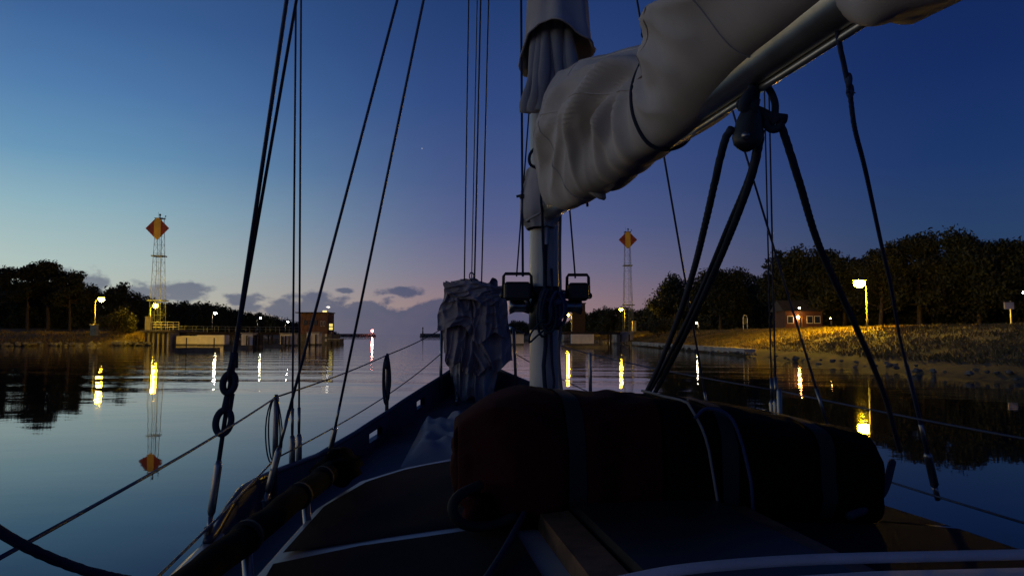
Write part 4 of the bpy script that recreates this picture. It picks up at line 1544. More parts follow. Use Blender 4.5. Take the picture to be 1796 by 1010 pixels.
lash = thing('shroud_lashing', 'dark rope lashing with two eyes on the thick port shroud', 'lashing', tuple(at(397, 735, 2.78)))
sideV = Vector((1, 0.12, 0)).normalized()
for (px_, py_, rx, rz) in ((408, 671, 0.022, 0.036), (396, 738, 0.027, 0.044)):
    k = (at(px_, py_, 2.78).z - pA1.z) / dA1.z
    c = pA1 + dA1 * k + Vector((0, -0.012, 0))
    MB().tube(ring_loop(c, dA1, sideV, rx, rz, 0.0), 0.0125, 8, caps=False).build('eye', ROPE, lash, True)
    MB().tube([c + dA1 * (rz + 0.05), c + dA1 * rz * 0.8], [0.012, 0.016], 8).build('whipping', ROPE, lash, True)
c0 = at(401, 712, 2.765)
MB().tube(spline([c0, at(390, 720, 2.75), at(383, 728, 2.75), at(378, 738, 2.75)], 6), 0.006, 7).build('loose_tail', ROPE, lash, True)
MB().tube(spline([at(410, 628, 2.76), at(404, 645, 2.75), at(400, 660, 2.75), at(405, 690, 2.76)], 6), 0.003, 6).build('thin_line', ROPE, lash, True)
MB().tube([at(411, 618, 2.78), at(409, 645, 2.78)], [0.015, 0.019], 8).build('whipping', ROPE, lash, True)
MB().tube([at(404, 690, 2.775), at(400, 722, 2.775)], [0.017, 0.015], 8).build('whipping', ROPE, lash, True)

# rope coil on the forward port stanchion and on the near one
for (s, t, lab, wpx, hh) in ((-1, 2.05, 'coiled thin line hanging on the forward port stanchion', 0.034, 0.36), (-1, 0.1, 'thin loop of line hanging on the port stanchion nearest the camera', 0.045, 0.32)):
    tp = STB[(s, t)][0]
    co = thing('line_coil', lab, 'rope coil', tuple(tp))
    rg = np.random.default_rng(int(t * 10) + 5)
    for k in range(6 if t > 1 else 2):
        cx = rg.uniform(-0.3, 0.3) * wpx
        w2 = wpx * rg.uniform(0.5, 0.95)
        h2 = hh * rg.uniform(0.8, 1.0)
        P = [tp + Vector((cx * 0.3 + w2 * math.sin(a) * (0.6 + 0.4 * math.sin(a / 2)), -0.022 + 0.006 * math.cos(3 * a), -h2 * (1 - math.cos(a)) / 2)) for a in np.linspace(0, 2 * PI, 22)]
        MB().tube(P, 0.006 if t > 1 else 0.0035, 6, caps=False).build('loop', ROPE, co, True)
    if t > 1:
        MB().tube([tp + Vector((0, -0.02, -0.04)), tp + Vector((0, -0.02, -0.10))], 0.022, 10).build('wrapping', ROPE, co, True)

# ================================================================== SAIL, COVER, COILS
# ---- furled mainsail stack between cover and collar
ms = thing('furled_mainsail', 'white flaked mainsail folds showing between mast collar and boom cover', 'sail', tuple(BL(-0.12, 0, 0.7)))
for k in range(9):
    b0 = -0.085 + 0.021 * k
    t0 = -0.13 - 0.02 * (k % 3) - 0.006 * k
    P = spline([BL(t0 - 0.03, b0 * 1.4, 1.0), BL(t0 - 0.05 - 0.02 * (k % 2), b0 * 1.3, 1.08), BL(t0 - 0.04, b0 * 0.9, 1.22), BL(t0 - 0.02, b0 * 0.7, 1.5)], 7)
    rs = [0.026 + 0.005 * math.sin(i * 0.5 + k) for i in range(len(P))]
    MB().tube(P, rs, 10).build('sail_fold', SAILWHITE, ms, True)

# ---- boom cover: lofted sleeve with creases drawn towards the sail tie
TIE_T = -1.62
secs = []
NS, NA = 190, 150


def cover_section(f):
    """f 0..1 from mast to aft -> (t, half width, bottom z offset, top z offset)"""
    t = -0.14 - f * 2.46
    ft = [0.0, 0.03, 0.10, 0.25, 0.40, 0.52, 0.60, 0.64, 0.70, 0.80, 1.0]
    wd = [0.045, 0.078, 0.108, 0.122, 0.114, 0.10, 0.086, 0.09, 0.118, 0.14, 0.14]
    tp = [0.36, 0.50, 0.56, 0.47, 0.37, 0.29, 0.225, 0.235, 0.30, 0.33, 0.33]
    bt = [0.02, -0.015, -0.046, -0.06, -0.063, -0.063, -0.062, -0.060, -0.046, -0.016, -0.004]
    return t, interp(f, ft, wd), interp(f, ft, bt), interp(f, ft, tp)


FOLDS = []
rgf = np.random.default_rng(5)
for (fe, he, am) in ((0.02, 0.80, 0.006), (0.06, 0.60, 0.010), (0.08, 0.42, 0.013), (0.10, 0.25, 0.014), (0.17, 0.14, 0.013), (0.25, 0.10, 0.012), (0.32, 0.08, 0.014),
                     (0.38, 0.06, 0.012), (0.43, 0.10, 0.013), (0.48, 0.08, 0.010), (0.53, 0.10, 0.009), (0.30, 0.48, 0.008), (0.40, 0.35, 0.009), (0.22, 0.36, 0.009),
                     (0.68, 0.12, 0.008), (0.73, 0.22, 0.010), (0.79, 0.3, 0.010), (0.86, 0.26, 0.011), (0.94, 0.40, 0.009), (0.99, 0.55, 0.006)):
    for side_ in (1, -1):
        s0 = (0.595 if fe < 0.6 else 0.615) * 2.46
        h0 = (0.80 + rgf.uniform(-0.07, 0.05)) * 0.34
        s1, h1 = (fe + rgf.uniform(-0.01, 0.01)) * 2.46, (he + rgf.uniform(-0.03, 0.03)) * 0.34
        FOLDS.append((side_, s0, h0, s1, h1, am, rgf.uniform(-0.03, 0.05)))


def cover_folds(s, h, side_):
    out = 0.0
    for (sd_, s0, h0, s1, h1, am, bow) in FOLDS:
        if sd_ != side_:
            continue
        ux, uy = s1 - s0, h1 - h0
        L = math.hypot(ux, uy)
        ux, uy = ux / L, uy / L
        al = (s - s0) * ux + (h - h0) * uy
        ta = al / L
        if not 0 < ta < 1.15:
            continue
        dd_ = -(s - s0) * uy + (h - h0) * ux + bow * math.sin(PI * min(1, ta))
        wdt = 0.010 + 0.026 * ta
        env = math.sqrt(min(1, ta * 2.2)) * max(0.0, 1 - (ta / 1.15) ** 4)
        x = dd_ / wdt
        # one steep side, one soft side, with a hollow beside the crest
        g = math.exp(-abs(x) * (1.5 if x > 0 else 0.7)) - 0.45 * math.exp(-((x - 1.6) / 0.9) ** 2)
        out += 2.7 * am * env * g
    return out


for i in range(NS + 1):
    f = i / NS
    t, w, b_lo, b_hi = [np.mean([cover_section(min(1, max(0, f + d)))[k] for d in (-0.025, 0, 0.025)]) for k in range(4)]
    ring = []
    for k in range(NA):
        a = 2 * PI * k / NA
        ca, sa = math.cos(a), math.sin(a)
        zc_, hz = (b_lo + b_hi) / 2, (b_hi - b_lo) / 2
        # egg section: wider low down, narrow ridge on top
        ww = w * (1 - 0.42 * max(0, sa) ** 1.4)
        x = ww * math.copysign(abs(ca) ** 0.86, ca)
        z = zc_ + hz * sa
        # creases run obliquely and gather at the tie
        hgt = max(b_hi - b_lo, 0.05)
        hf = (z - b_lo) / hgt
        disp = cover_folds(f * 2.46, hf * 0.34 + 0.02 * noise.noise(Vector((f * 9, hf * 2, 3.0))), 1 if ca < 0 else -1)
        n_b = noise.noise(Vector((f * 9 + 5, hf * 2.5, 4.2 + (1 if ca < 0 else -1))))
        sc = 1 + (disp * (0.4 + 0.6 * abs(ca)) + n_b * 0.004) / max(w, 0.05)
        lump = 1 + 0.06 * noise.noise(Vector((ca * 1.5, sa * 1.5, f * 7)))
        ring.append(boom_pt(t, x * sc * lump, zc_ + (z - zc_) * (1 + (sc - 1) * 0.6) * lump))
    secs.append(ring)
cv_ = MB().loft(secs)
cover = tag(cv_.build('boom_cover', SAILCLOTH, None, True), 'grey canvas boom cover bundled over the furled mainsail', 'boom cover')

for f in (0.27, 0.83):
    ring = secs[int(f * NS)]
    cen = sum((Vector(p) for p in ring), Vector()) / len(ring)
    P = [cen + (Vector(p) - cen) * 1.004 for p in ring]
    MB().tube(P + [P[0]], 0.0022, 5, caps=False).build('seam', SAILCLOTH, cover, True)
for k in (45, 72):
    P = [Vector(secs[i][k]) for i in range(4, NS - 3, 2)]
    MB().tube(P, 0.0024, 5).build('seam', SAILCLOTH, cover, True)
# ties round the cover
for f, nm in ((0.60, 'sail_tie'),):
    i = int(f * NS)
    ring = secs[i]
    cen = sum((Vector(p) for p in ring), Vector()) / len(ring)
    P = [cen + (Vector(p) - cen) * 1.02 for p in ring]
    MB().tube(P + [P[0]], 0.006, 7, caps=False).build(nm, ROPE, cover, True)
    topi = P[int(NA * 0.30)]
    for ox in (-0.022, 0.004):
        MB().tube(ring_loop(topi + Vector((ox - 0.004, -0.01, 0.012)), Vector((0, 0, 1)), Vector((1, 0, 0)), 0.013, 0.010, 0, 14), 0.0045, 6, caps=False).build('tie_knot', ROPE, cover, True)
# front lacing hem, pale piping at the lower lip and small hanging fittings
P = [boom_pt(-0.16 - 0.022 * k, -0.10 - 0.03 * math.sin(PI * k / 12), -0.058 - 0.012 * math.sin(PI * k / 12)) for k in range(13)]
MB().tube(P, 0.006, 6).build('hem', SAILWHITE, cover, True)
for px_, py_, L_ in ((1012, 352, 0.022), (1029, 350, 0.028)):
    c = at(px_, py_, 2.9)
    MB().tube([c + Vector((0, 0, 0.02)), c + Vector((0.003, 0, -L_))], 0.005, 6).build('toggle', BLACKPL, cover, True)
fl_ = MB()
cc = at(1050, 335, 2.55)
fl_.tube([cc + Vector((-0.03, 0.02, 0.035)), cc + Vector((-0.008, 0, 0.008)), cc + Vector((0.012, 0, -0.018)), cc + Vector((0.022, 0, -0.03))], [0.035, 0.028, 0.016, 0.005], 14)
fl_.tube([cc + Vector((0.0, 0, 0.005)), cc + Vector((0.05, 0, 0.01))], 0.006, 6)
fl_.build('gathered_corner', SAILCLOTH, cover, True)
ck = MB().tube(spline([at(944, 255, 3.28), at(930, 270, 3.25), at(930, 288, 3.25), at(945, 297, 3.28)], 6), 0.007, 7).build('lacing_loop', ROPE, cover, True)

# ---- cover front wrapped round the mast below the gooseneck
def cloth_tube(zs, cf, rsf, rtf, na, fold, seed, name, m, parent):
    rings = []
    for i, z in enumerate(zs):
        ct, cb = cf(z)
        ring = []
        for k in range(na):
            a = 2 * PI * k / na
            n_ = noise.noise(Vector((math.cos(a) * 2.6, math.sin(a) * 2.6, z * 3.5 + seed)))
            n2_ = noise.noise(Vector((math.cos(a) * 6 + z * 4, math.sin(a) * 6, z * 5 + seed)))
            s_ = 1 + fold * (n_ + 0.5 * n2_)
            ring.append(BL(ct + rtf(z) * math.sin(a) * s_, cb + rsf(z) * math.cos(a) * s_, z))
        rings.append(ring)
    return MB().loft(rings, True, False).build(name, m, parent, True)


cloth_tube(np.linspace(0.490, 0.77, 22), lambda z: (-0.045, -0.018 + 0.01 * math.sin(z * 9)),
           lambda z: interp(z, [0.490, 0.53, 0.66, 0.77], [0.062, 0.090, 0.096, 0.078]), lambda z: interp(z, [0.505, 0.56, 0.84], [0.10, 0.135, 0.125]), 48, 0.10, 3.0, 'mast_wrap', SAILCLOTH, cover)
cs = MB()
cs.tube(spline([at(950, 330, 3.30), at(949, 350, 3.27), at(951, 375, 3.30), at(952, 420, 3.36), at(955, 480, 3.37)], 6), 0.006, 7)
cs.build('lacing_tail', ROPE, cover, True)

# ---- collar round mast and sail luff
colr = thing('mast_collar', 'grey canvas collar flaring round the mast above the boom', 'sail cover', tuple(BL(-0.08, 0, 1.3)))
rings = []
na = 72
zs = np.linspace(0, 1, 34)
for i, f in enumerate(zs):
    ring = []
    for k in range(na):
        a = 2 * PI * k / na
        # lower hem: dips on the port-forward side, lifts in the middle, dips again aft
        ah = (a / PI - 0.5) % 2.0 + 0.5
        hem = np.mean([interp(ah + d_, [0.4, 0.5, 0.8, 1.0, 1.25, 1.5, 1.7, 2.0, 2.5, 2.6], [1.36, 1.35, 1.215, 1.30, 1.385, 1.35, 1.27, 1.32, 1.35, 1.33]) for d_ in (-0.1, 0, 0.1)])
        z = hem + (2.9 - hem) * f ** 1.3
        flare = 1 + 0.16 * math.exp(-f * 9)
        rs = 0.128 * flare * (1 - 0.30 * f)
        rt = 0.215 * flare * (1 - 0.25 * f)
        n_ = noise.noise(Vector((math.cos(a) * 2.0, math.sin(a) * 2.0, f * 2.2))) + 0.4 * noise.noise(Vector((math.cos(a) * 5, math.sin(a) * 5, f * 5)))
        s_ = 1 + 0.10 * n_
        ring.append(BL(-0.105 + rt * math.sin(a) * s_, 0.045 + rs * math.cos(a) * s_ * 1.15, z))
    rings.append(ring)
inner = [[Vector(p).lerp(sum((Vector(q) for q in r), Vector()) / na, 0.035) for p in r] for r in rings[::-1]]
MB().loft(rings + inner, True, False).build('canvas', SAILCLOTH, colr, True)
hm = [Vector(p) for p in rings[0]]
MB().tube(hm + [hm[0]], 0.005, 6, caps=False).build('hem', SAILCLOTH, colr, True)

# ---- furled jib bundled on the headstay
jb = thing('furled_jib', 'crumpled grey jib bundled on the headstay inside the bow pulpit', 'sail', tuple(at(830, 690, 6.45)))
top_z, bot_z = at(0, 492, 6.4).z - H, at(0, 700, 6.4).z - H
cx0 = at(830, 600, 6.4)


def jib_mesh(seed, xs, ws, ds, ztop, zbot, fold, twist, name, cxoff=0.0, m=JIBCLOTH, nrow=80, na=110, yoff=0.0):
    rings = []
    for i in range(nrow + 1):
        f = i / nrow
        z = ztop + (zbot - ztop) * f
        cx = cx0.x + interp(f, [0, 0.25, 0.5, 0.75, 1], xs) + cxoff
        w = interp(f, np.linspace(0, 1, len(ws)), ws)
        d = interp(f, np.linspace(0, 1, len(ds)), ds)
        ring = []
        for k in range(na):
            a = 2 * PI * k / na + twist * f
            a2 = a + 0.5 * math.sin(f * 5 + seed) + 0.35 * noise.noise(Vector((math.cos(a), math.sin(a), f * 4 + seed)))
            q = Vector((math.cos(a2) * 1.9, math.sin(a2) * 1.9, f * 1.7 + seed))
            r1 = max(0.0, 1 - abs(noise.noise(q)) * 3.4) ** 1.2
            r2 = max(0.0, 1 - abs(noise.noise(q * 2.0 + Vector((3, 1, seed)))) * 3.0) ** 1.2
            r3 = noise.noise(Vector((math.cos(a) * 1.1, math.sin(a) * 1.1, f * 3.4 + seed * 2)))
            pinch = sum(math.exp(-((f - f0 - 0.03 * math.sin(a + seed)) / 0.035) ** 2) for f0 in (0.30, 0.66))
            s_ = (0.86 + fold * (r1 * 1.0 + r2 * 0.5 + r3 * 0.7)) * (1 - 0.08 * pinch)
            zz = z + 0.11 * (1 - f) ** 3 * noise.noise(Vector((math.cos(a) * 1.5, math.sin(a) * 1.5, seed))) + 0.02 * r3
            ring.append((cx + w * math.cos(2 * PI * k / na) * s_, cx0.y + 0.1 + yoff + d * math.sin(2 * PI * k / na) * s_, H + zz))
        rings.append(ring)
    return MB().loft(rings).build(name, m, jb, True)


jib_mesh(2.0, [0.0, 0.0, 0.005, 0.0, -0.02], [0.20, 0.21, 0.23, 0.24, 0.25, 0.24, 0.20, 0.18, 0.15], [0.10, 0.14, 0.16, 0.16, 0.14], top_z - 0.02, bot_z, 0.16, 1.2, 'bundled_cloth')


def sheet(tl, tr, br, bl_, Yd, nf, amp, seed, m=JIBCLOTH, bulge=0.12, nu=70, nv=60, skew=0.0):
    """a hanging layer of cloth given by four corners in the plane at Yd, with gathered folds that open downwards"""
    P = [at(p_[0], p_[1], Yd) for p_ in (tl, tr, br, bl_)]
    rings = []
    for jv in range(nv + 1):
        v = jv / nv
        ring = []
        for iu in range(nu + 1):
            u = iu / nu
            base = P[0].lerp(P[1], u).lerp(P[3].lerp(P[2], u), v)
            wv = noise.noise(Vector((u * 1.5, v * 1.8, seed)))
            ph = u * nf * PI + skew * v * 3 + wv * 2.2 + seed
            fold = (1 - abs(math.sin(ph))) ** 1.4 + 0.45 * (1 - abs(math.sin(ph * 1.73 + 2 * wv + v * 2.0))) ** 1.6
            cr_ = max(0.0, 1 - abs(noise.noise(Vector((u * 3 + v * 2.2, v * 3.2 - u, seed + 9)))) * 3.5)
            dep = -bulge * (1 - (2 * u - 1) ** 2) - amp * (0.45 + 0.75 * v) * fold - 0.028 * cr_
            hem = 0.035 * v ** 6 * math.sin(ph * 0.9 + 1) + 0.03 * (1 - v) ** 6 * noise.noise(Vector((u * 4, seed, 1)))
            side_ = 0.018 * noise.noise(Vector((v * 3.5, seed, 4 + (u > 0.5)))) * (abs(2 * u - 1) ** 2)
            ring.append((base.x + side_ + 0.012 * math.sin(ph), base.y + dep, base.z + hem))
        rings.append(ring)
    return MB().loft(rings, False, False).build('hanging_fold', m, jb, True)


sheet((783, 560), (880, 575), (868, 700), (798, 698), 6.40, 4.5, 0.050, 1.3, m=SAILWHITE, bulge=0.10)
sheet((800, 545), (890, 520), (897, 638), (826, 655), 6.33, 4.0, 0.050, 4.1, bulge=0.10, skew=-0.6)
sheet((772, 545), (850, 535), (842, 655), (780, 632), 6.32, 4.2, 0.055, 7.7, bulge=0.09, skew=0.7)
sheet((780, 494), (842, 500), (848, 585), (768, 572), 6.25, 3.0, 0.050, 2.2, bulge=0.09, skew=0.4)
sheet((822, 496), (886, 505), (893, 585), (820, 600), 6.24, 3.2, 0.045, 9.4, bulge=0.10, skew=-0.5)
sheet((779, 493), (884, 502), (876, 530), (790, 533), 6.18, 2.2, 0.030, 5.8, bulge=0.08)
MB().tube(ring_loop(at(827, 484, 6.35), Vector((0, 0, 1)), Vector((1, 0, 0)), 0.018, 0.03, 0, 16), 0.006, 6, caps=False).build('head_shackle', STEEL, jb, True)

# loose pale sail cloth lying on the foredeck
fd = thing('spare_sail', 'pale sail cloth lying loose on the foredeck beside the bulwark', 'sail', tuple(BL(1.5, -0.42, zd_(1.5))))
rings = []
for i in range(30):
    f = i / 29
    t = 1.05 + f * 1.15
    ring = []
    for k in range(26):
        g = k / 25
        b = -0.16 - (0.50 - 0.16 * f) * g
        edge = min(1, 5 * min(f, 1 - f, g, 1 - g))
        z = zd_(t) + 0.035 + edge * (0.10 + 0.07 * noise.noise(Vector((t * 3.5, b * 6, 1))) + 0.05 * noise.noise(Vector((t * 8, b * 12, 5))))
        ring.append(BL(t, b, z))
    rings.append(ring)
MB().loft(rings, False, False).build('cloth', SAILWHITE, fd, True)

# ---- halyard coils hung on the mast
rg = np.random.default_rng(77)
for (b0, lab, z0, hh, m_, n_) in ((-0.02, 'thick dark halyard coil hanging on the port face of the mast', 0.20, 0.20, ROPE, 8),
                                  (0.035, 'dark halyard coil hanging on the starboard face of the mast', 0.19, 0.15, BLUEROPE, 6)):
    co = thing('halyard_coil', lab, 'rope coil', tuple(BL(-0.12, b0, z0)))
    for k in range(n_):
        ox = rg.uniform(-0.016, 0.016)
        w2 = rg.uniform(0.022, 0.042)
        h2 = hh * rg.uniform(0.75, 1.1)
        P = [BL(-0.125 - 0.012 * (k % 4) + 0.006 * math.sin(2 * a), b0 + ox + w2 * math.sin(a) * (0.5 + 0.5 * math.sin(a / 2)), z0 - h2 * (1 - math.cos(a)) / 2) for a in np.linspace(0, 2 * PI, 24)]
        MB().tube(P, 0.0065, 7, caps=False).build('loop', m_, co, True)
    MB().tube([BL(-0.14, b0 - 0.03, z0 - 0.05), BL(-0.155, b0, z0 - 0.045), BL(-0.14, b0 + 0.03, z0 - 0.05)], 0.014, 8).build('wrapping', m_, co, True)
ro = tag(MB().tube(spline([at(957, 560, 3.34), at(945, 568, 3.32), at(931, 585, 3.33), at(929, 600, 3.36), at(943, 588, 3.34), at(958, 576, 3.35)], 6), 0.0045, 6).build('loose_line', ROPE, None, True), 'thin dark line looping across the lower mast', 'rope')

# ---- boom tackle: block, becket, ropes
BK = 1.42
tk = thing('boom_tackle', 'dark rope tackle with a big block hanging under the boom', 'tackle', tuple(at(1310, 215, BK)))
# strap block on the boom side
MB().ball(tuple(at(1322, 106, BK + 0.02)), (0.027, 0.03, 0.033), 14, 10).build('boom_block', BLACKPL, tk, True)
for (x0, y0, x1, y1) in ((1314, 122, 1316, 152), (1340, 118, 1329, 158)):
    MB().tube([at(x0, y0, BK), at(x1, y1, BK)], 0.0028, 7).build('shackle_pin', STEEL, tk, True)
blk = MB()
rings = []
for i in range(15):
    f = i / 14
    c = at(1318 - 9 * f, 178 + 88 * f, BK)
    w = interp(f, [0, 0.12, 0.4, 0.7, 0.88, 1], [0.010, 0.016, 0.026, 0.031, 0.025, 0.006])
    rings.append([c + Vector((w * math.cos(2 * PI * k / 18), 0.020 * min(1, w / 0.02) * math.sin(2 * PI * k / 18), 0)) for k in range(18)])
blk.loft(rings)
blk_o = blk.build('block', BLACKPL, tk, True)
MB().tube([at(1308, 238, BK - 0.024), at(1308, 238, BK + 0.024)], 0.008, 10).build('sheave_pin', STEEL, blk_o, True)
MB().tube([at(1297, 184, BK), at(1330, 190, BK - 0.01)], [0.012, 0.018], 9).build('becket', ROPE, tk, True)
MB().tube(spline([at(1322, 158, BK), at(1310, 172, BK - 0.015), at(1306, 190, BK - 0.01), at(1330, 196, BK), at(1350, 206, BK), at(1362, 214, BK)], 5), 0.011, 8).build('knot', ROPE, tk, True)
MB().tube(spline([at(1332, 150, BK), at(1348, 156, BK), at(1359, 180, BK), at(1360, 205, BK), at(1370, 207, BK)], 5), 0.0075, 8).build('bight', ROPE, tk, True)
MB().tube(ring_loop(at(1356, 215, BK), Vector((0, 0, 1)), Vector((1, 0, 0)), 0.014, 0.014, 0, 16), 0.008, 8, caps=False).build('eye', ROPE, tk, True)
MB().tube([at(1346, 205, BK), at(1379, 209, BK)], 0.010, 8).build('knot', ROPE, tk, True)
MB().tube([at(1318, 150, BK), at(1322, 190, BK)], 0.008, 8).build('strop', ROPE, tk, True)
MB().tube([at(1330, 128, BK), at(1326, 180, BK)], 0.0065, 8).build('strop', ROPE, tk, True)
MB().ball(tuple(at(1300, 184, BK)), 0.0105, 10, 8).build('knot', ROPE, tk, True)


def px_rope(pts, r, name, m, parent):
    return MB().rope(spline([at(*p) for p in pts], 7), r).build(name, m, parent, True)


px_rope([(1284, 225, 1.42), (1272, 245, 1.44), (1258, 300, 1.5), (1240, 380, 1.62), (1215, 480, 1.83), (1185, 570, 2.1), (1145, 665, 2.55), (1110, 730, 2.85)], 0.0078, 'rope', ROPE, tk)
px_rope([(1334, 228, 1.42), (1331, 255, 1.43), (1318, 310, 1.5), (1285, 400, 1.64), (1247, 490, 1.85), (1205, 580, 2.15), (1160, 668, 2.58), (1122, 735, 2.87)], 0.0080, 'rope', ROPE, tk)
px_rope([(1326, 262, 1.44), (1312, 315, 1.52), (1276, 400, 1.66), (1238, 490, 1.87), (1196, 580, 2.17), (1150, 668, 2.6), (1115, 735, 2.88)], 0.0062, 'rope', ROPE, tk)
px_rope([(1368, 216, 1.42), (1380, 250, 1.44), (1402, 320, 1.5), (1440, 440, 1.68), (1500, 570, 2.0), (1550, 690, 2.4), (1578, 790, 2.75)], 0.0078, 'rope', ROPE, tk)

# blue line hanging from the sail end, tied to the starboard side
bl = thing('blue_lazy_line', 'slack blue line with a knot hanging from the boom on starboard', 'rope', tuple(at(1545, 430, 1.5)))
px_rope([(1468, 55, 1.15), (1478, 105, 1.18), (1490, 160, 1.22), (1499, 225, 1.28), (1518, 300, 1.4), (1545, 425, 1.65), (1562, 500, 1.9), (1580, 600, 2.3), (1602, 690, 2.65)], 0.0042, 'rope', BLUEROPE, bl)
MB().ball(tuple(at(1489, 140, 1.20)), (0.006, 0.006, 0.012), 8, 6).build('knot', BLUEROPE, bl, True)
MB().ball(tuple(at(1491, 160, 1.22)), (0.007, 0.007, 0.014), 8, 6).build('knot', BLUEROPE, bl, True)
for dx_ in (-7, 9):
    MB().tube([at(1491, 158, 1.22), at(1491 + dx_, 164, 1.21)], [0.003, 0.001], 5).build('frayed_end', BLUEROPE, bl)
# starboard aft shroud fittings
p0 = at(1643, 868, 2.95)
p1 = at(1605, 700, 2.78)
w = MB().tube([p0, p1, at(1590, 640, 2.7)], 0.008, 7).build('shroud', WIREM, boat, True)
turnbuckle(p0, (p1 - p0).normalized(), 0.34, w, 0.012)

# loose hanging sail at the aft end of the boom
hs = thing('hanging_sail_end', 'dark slack bunt of sail hanging below the aft part of the boom', 'sail', tuple(boom_pt(-2.5)))
rings = []
for i in range(46):
    f = i / 45
    t = -2.40 - f * 0.9
    hang = interp(f, [0, 0.08, 0.25, 0.45, 0.7, 1], [0.035, 0.075, 0.085, 0.07, 0.055, 0.05])
    ring = []
    for k in range(40):
        a = 2 * PI * k / 40
        n_ = noise.noise(Vector((math.cos(a) * 2, math.sin(a) * 2, f * 6)))
        s_ = 1 + 0.16 * n_
        wdt = 0.085 * (0.7 + 0.3 * min(1, f * 6))
        ring.append(boom_pt(t, wdt * math.cos(a) * s_ + 0.02, (hang * math.sin(a) if math.sin(a) < 0 else 0.16 * math.sin(a)) * s_))
    rings.append(ring)
MB().loft(rings).build('cloth', SAILCLOTH, hs, True)

# ================================================================== THINGS ON THE COACHROOF
# ---- dinghy roll: transverse bundle, dark red cover, black straps
BA, BB_ = at(800, 800, 2.28), at(1462, 815, 2.44)
ax = Vector((BB_.x - BA.x, BB_.y - BA.y, 0)).normalized()
ay = Vector((-ax.y, ax.x, 0))
LB = (Vector((BB_.x, BB_.y, 0)) - Vector((BA.x, BA.y, 0))).length
ZR = -0.575


def roll_pt(f, a, sc=1.0):
    """f along, a round the section"""
    ztop = float(np.mean([interp(f + d_, [-0.05, 0, 0.04, 0.12, 0.3, 0.5, 0.75, 0.97, 1.05], [-0.30, -0.27, -0.215, -0.178, -0.175, -0.183, -0.235, -0.285, -0.30]) for d_ in (-0.04, -0.02, 0, 0.02, 0.04)]))
    zb = float(np.mean([interp(f + d_, [0, 0.05, 0.12, 1], [-0.47, -0.54, ZR, ZR]) for d_ in (-0.03, 0, 0.03)]))
    dep = float(np.mean([interp(f + d_, [0, 0.04, 0.12, 0.97, 1], [0.13, 0.20, 0.26, 0.27, 0.26]) for d_ in (-0.03, 0, 0.03)]))
    zc_, hz = (ztop + zb) / 2, (ztop - zb) / 2
    ca, sa = math.cos(a), math.sin(a)
    pw = 0.60
    n_ = noise.noise(Vector((f * 5, ca * 1.4, sa * 1.4))) + 0.5 * noise.noise(Vector((f * 14, ca * 3, sa * 3)))
    pin = sum(math.exp(-((f - fs) / 0.022) ** 2) for fs in (0.26, 0.62, 0.86))
    wr = max(0.0, 1 - abs(noise.noise(Vector((a * 2.2 + 0.6 * math.sin(f * 17), f * 4.0, 8.0)))) * 3.2)
    s_ = sc * (1 + 0.075 * n_ + 0.035 * wr * min(1, min(abs(f - fs) for fs in (0.26, 0.62, 0.86)) * 14)) * (1 - 0.055 * pin)
    c = Vector((BA.x, BA.y, 0)) + ax * (LB * f)
    p = c + ay * (dep * math.copysign(abs(ca) ** pw, ca) * s_)
    return Vector((p.x, p.y, H + zc_ + hz * math.copysign(abs(sa) ** pw, sa) * s_))


dg = thing('dinghy_bag', 'large dark red canvas bundle lashed across the coachroof', 'bag', tuple(Vector((BA.x, BA.y, H + ZR))))
rings = [[roll_pt(f, 2 * PI * k / 96) for k in range(96)] for f in np.linspace(0, 0.46, 70)]
MB().loft(rings).build('red_cover', REDBAG, dg, True)
rings = [[roll_pt(f, 2 * PI * k / 48, 0.985) for k in range(48)] for f in np.linspace(0.455, 1, 76)]
rings.append([Vector(p).lerp(sum((Vector(q_) for q_ in rings[-1]), Vector()) / 48, 0.12) + ax * 0.02 for p in rings[-1]])
MB().loft(rings).build('black_cover', BLACKBAG, dg, True)
for f in (0.26, 0.62, 0.86):
    P0 = [roll_pt(f - 0.02, 2 * PI * k / 48, 1.02) for k in range(49)]
    P1 = [roll_pt(f + 0.02, 2 * PI * k / 48, 1.02) for k in range(49)]
    MB().loft([P0, P1], False, False).build('strap', STRAP, dg, True)
# drawn-in end with a carrying loop
endc = roll_pt(0.0, 0).lerp(roll_pt(0.0, PI), 0.5)
MB().ball(tuple(endc + ax * 0.02), (0.045, 0.10, 0.10), 16, 12, 0.5, 3.0).build('gathered_end', REDBAG, dg, True)
MB().tube(spline([at(842, 850, 2.06), at(806, 868, 2.0), at(793, 893, 1.97), at(812, 918, 1.98), at(860, 922, 2.02), at(905, 905, 2.05)], 6), 0.014, 9).build('carrying_loop', STRAP, dg, True)
MB().ball(tuple(at(832, 895, 2.05)), (0.035, 0.05, 0.05), 12, 9, 0.6, 6.0).build('gathered_end', REDBAG, dg, True)
# lashing lines over the bundle
for (f0, f1) in ((0.50, 0.60),):
    P = [roll_pt(f0 + (f1 - f0) * g, PI * (0.45 + 0.75 * g), 1.03) for g in np.linspace(0, 1, 16)]
    MB().tube(P, 0.004, 6).build('lashing', PALEROPE, dg, True)
P = spline([roll_pt(0.54, PI * 0.8, 1.04), roll_pt(0.58, PI * 0.72, 1.05), roll_pt(0.64, PI * 0.76, 1.05), roll_pt(0.66, PI * 1.0, 1.05), roll_pt(0.67, PI * 1.15, 1.04)], 6)
MB().tube(P, 0.005, 7).build('handle', BLUEROPE, dg, True)

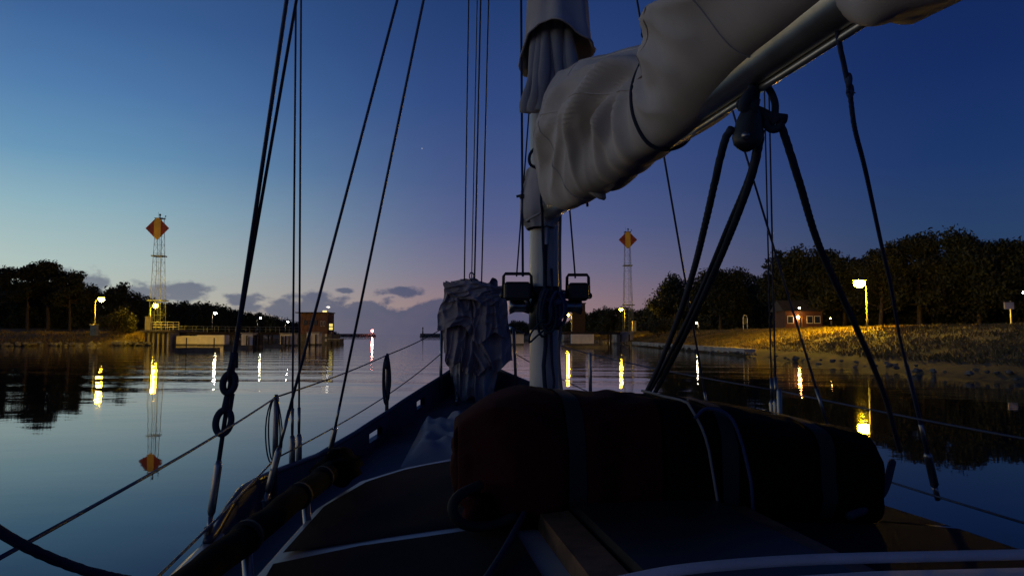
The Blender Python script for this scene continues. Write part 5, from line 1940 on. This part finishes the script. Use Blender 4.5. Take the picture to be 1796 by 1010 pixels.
# ---- folded sprayhood across the foot of the picture
sh = thing('folded_sprayhood', 'pale grey folded sprayhood lying across the boat in the foreground', 'sprayhood', tuple(at(1500, 1000, 1.45)))
rings = []
for i in range(50):
    f = i / 49
    px_ = 1020 + f * 1000
    py_ = interp(px_, [1020, 1080, 1180, 1300, 1500, 1700, 1796, 2020], [1035, 1012, 992, 977, 966, 961, 959, 957])
    Yd = 1.33 + 0.16 * f
    c = at(px_, py_, Yd)
    ring = []
    for k in range(30):
        a = 2 * PI * k / 30
        n_ = 1 + 0.08 * noise.noise(Vector((f * 3, math.cos(a) * 2.2, math.sin(a) * 2.2)))
        # rolled cloth: flattened section, hung below its top line
        ring.append(c + Vector((0, -0.17 + 0.17 * math.cos(a) * n_, -0.075 + 0.075 * math.sin(a) * n_)))
    rings.append(ring)
MB().loft(rings).build('cloth_roll', HOODCL, sh, True)
MB().tube(spline([at(1060, 1024, 1.31), at(1200, 998, 1.33), at(1400, 982, 1.36), at(1650, 975, 1.40), at(1900, 970, 1.44)], 6), 0.010, 8).build('hood_bow', HOODCL, sh, True)

# ---- sheet in the lower left corner, side-deck ropes
jsheet = tag(MB().rope(spline([at(-60, 885, 0.98), at(0, 932, 1.0), at(60, 965, 1.03), at(120, 990, 1.08), at(180, 1008, 1.14), at(260, 1022, 1.25), at(340, 1030, 1.4)], 6), 0.0072).build('jib_sheet', ROPE, None, True),
            'thick dark rope sagging across the lower left corner', 'rope')
dl = tag(MB().tube(spline([BL(-2.1, -0.60, crz(0.6) + 0.02), BL(-1.7, -0.45, crz(0.45) + 0.02), BL(-1.25, -0.27, crz(0.27) + 0.07), BL(-1.12, -0.2, crz(0.2) + 0.02)], 8), 0.008, 8).build('control_line', ROPE, None, True),
         'dark control line crossing the coachroof towards the red bundle', 'rope')
# winch and clutter on the starboard side deck
wn = thing('deck_winch', 'small metal winch glinting on the starboard side beside the bundle', 'winch', tuple(BL(-1.0, 0.86, crz(0.86))))
c = BL(-1.0, 0.86, crz(0.86))
MB().tube([c, c + Vector((0, 0, 0.02)), c + Vector((0, 0, 0.03)), c + Vector((0, 0, 0.075)), c + Vector((0, 0, 0.085)), c + Vector((0, 0, 0.105))], [0.05, 0.05, 0.036, 0.03, 0.044, 0.044], 18).build('drum', STEEL, wn, True)
MB().tube([c + Vector((0, 0, 0.11)), c + Vector((0.0, 0, 0.125))], [0.02, 0.016], 10).build('socket', STEEL, wn, True)
cb = tag(MB().tube(spline([at(1490, 905, 2.15), at(1520, 890, 2.2), at(1550, 860, 2.3), at(1565, 810, 2.45)], 8), 0.012, 9).build('black_hose', ROPE, None, True), 'thick black hose bending round the right end of the bundle', 'hose')
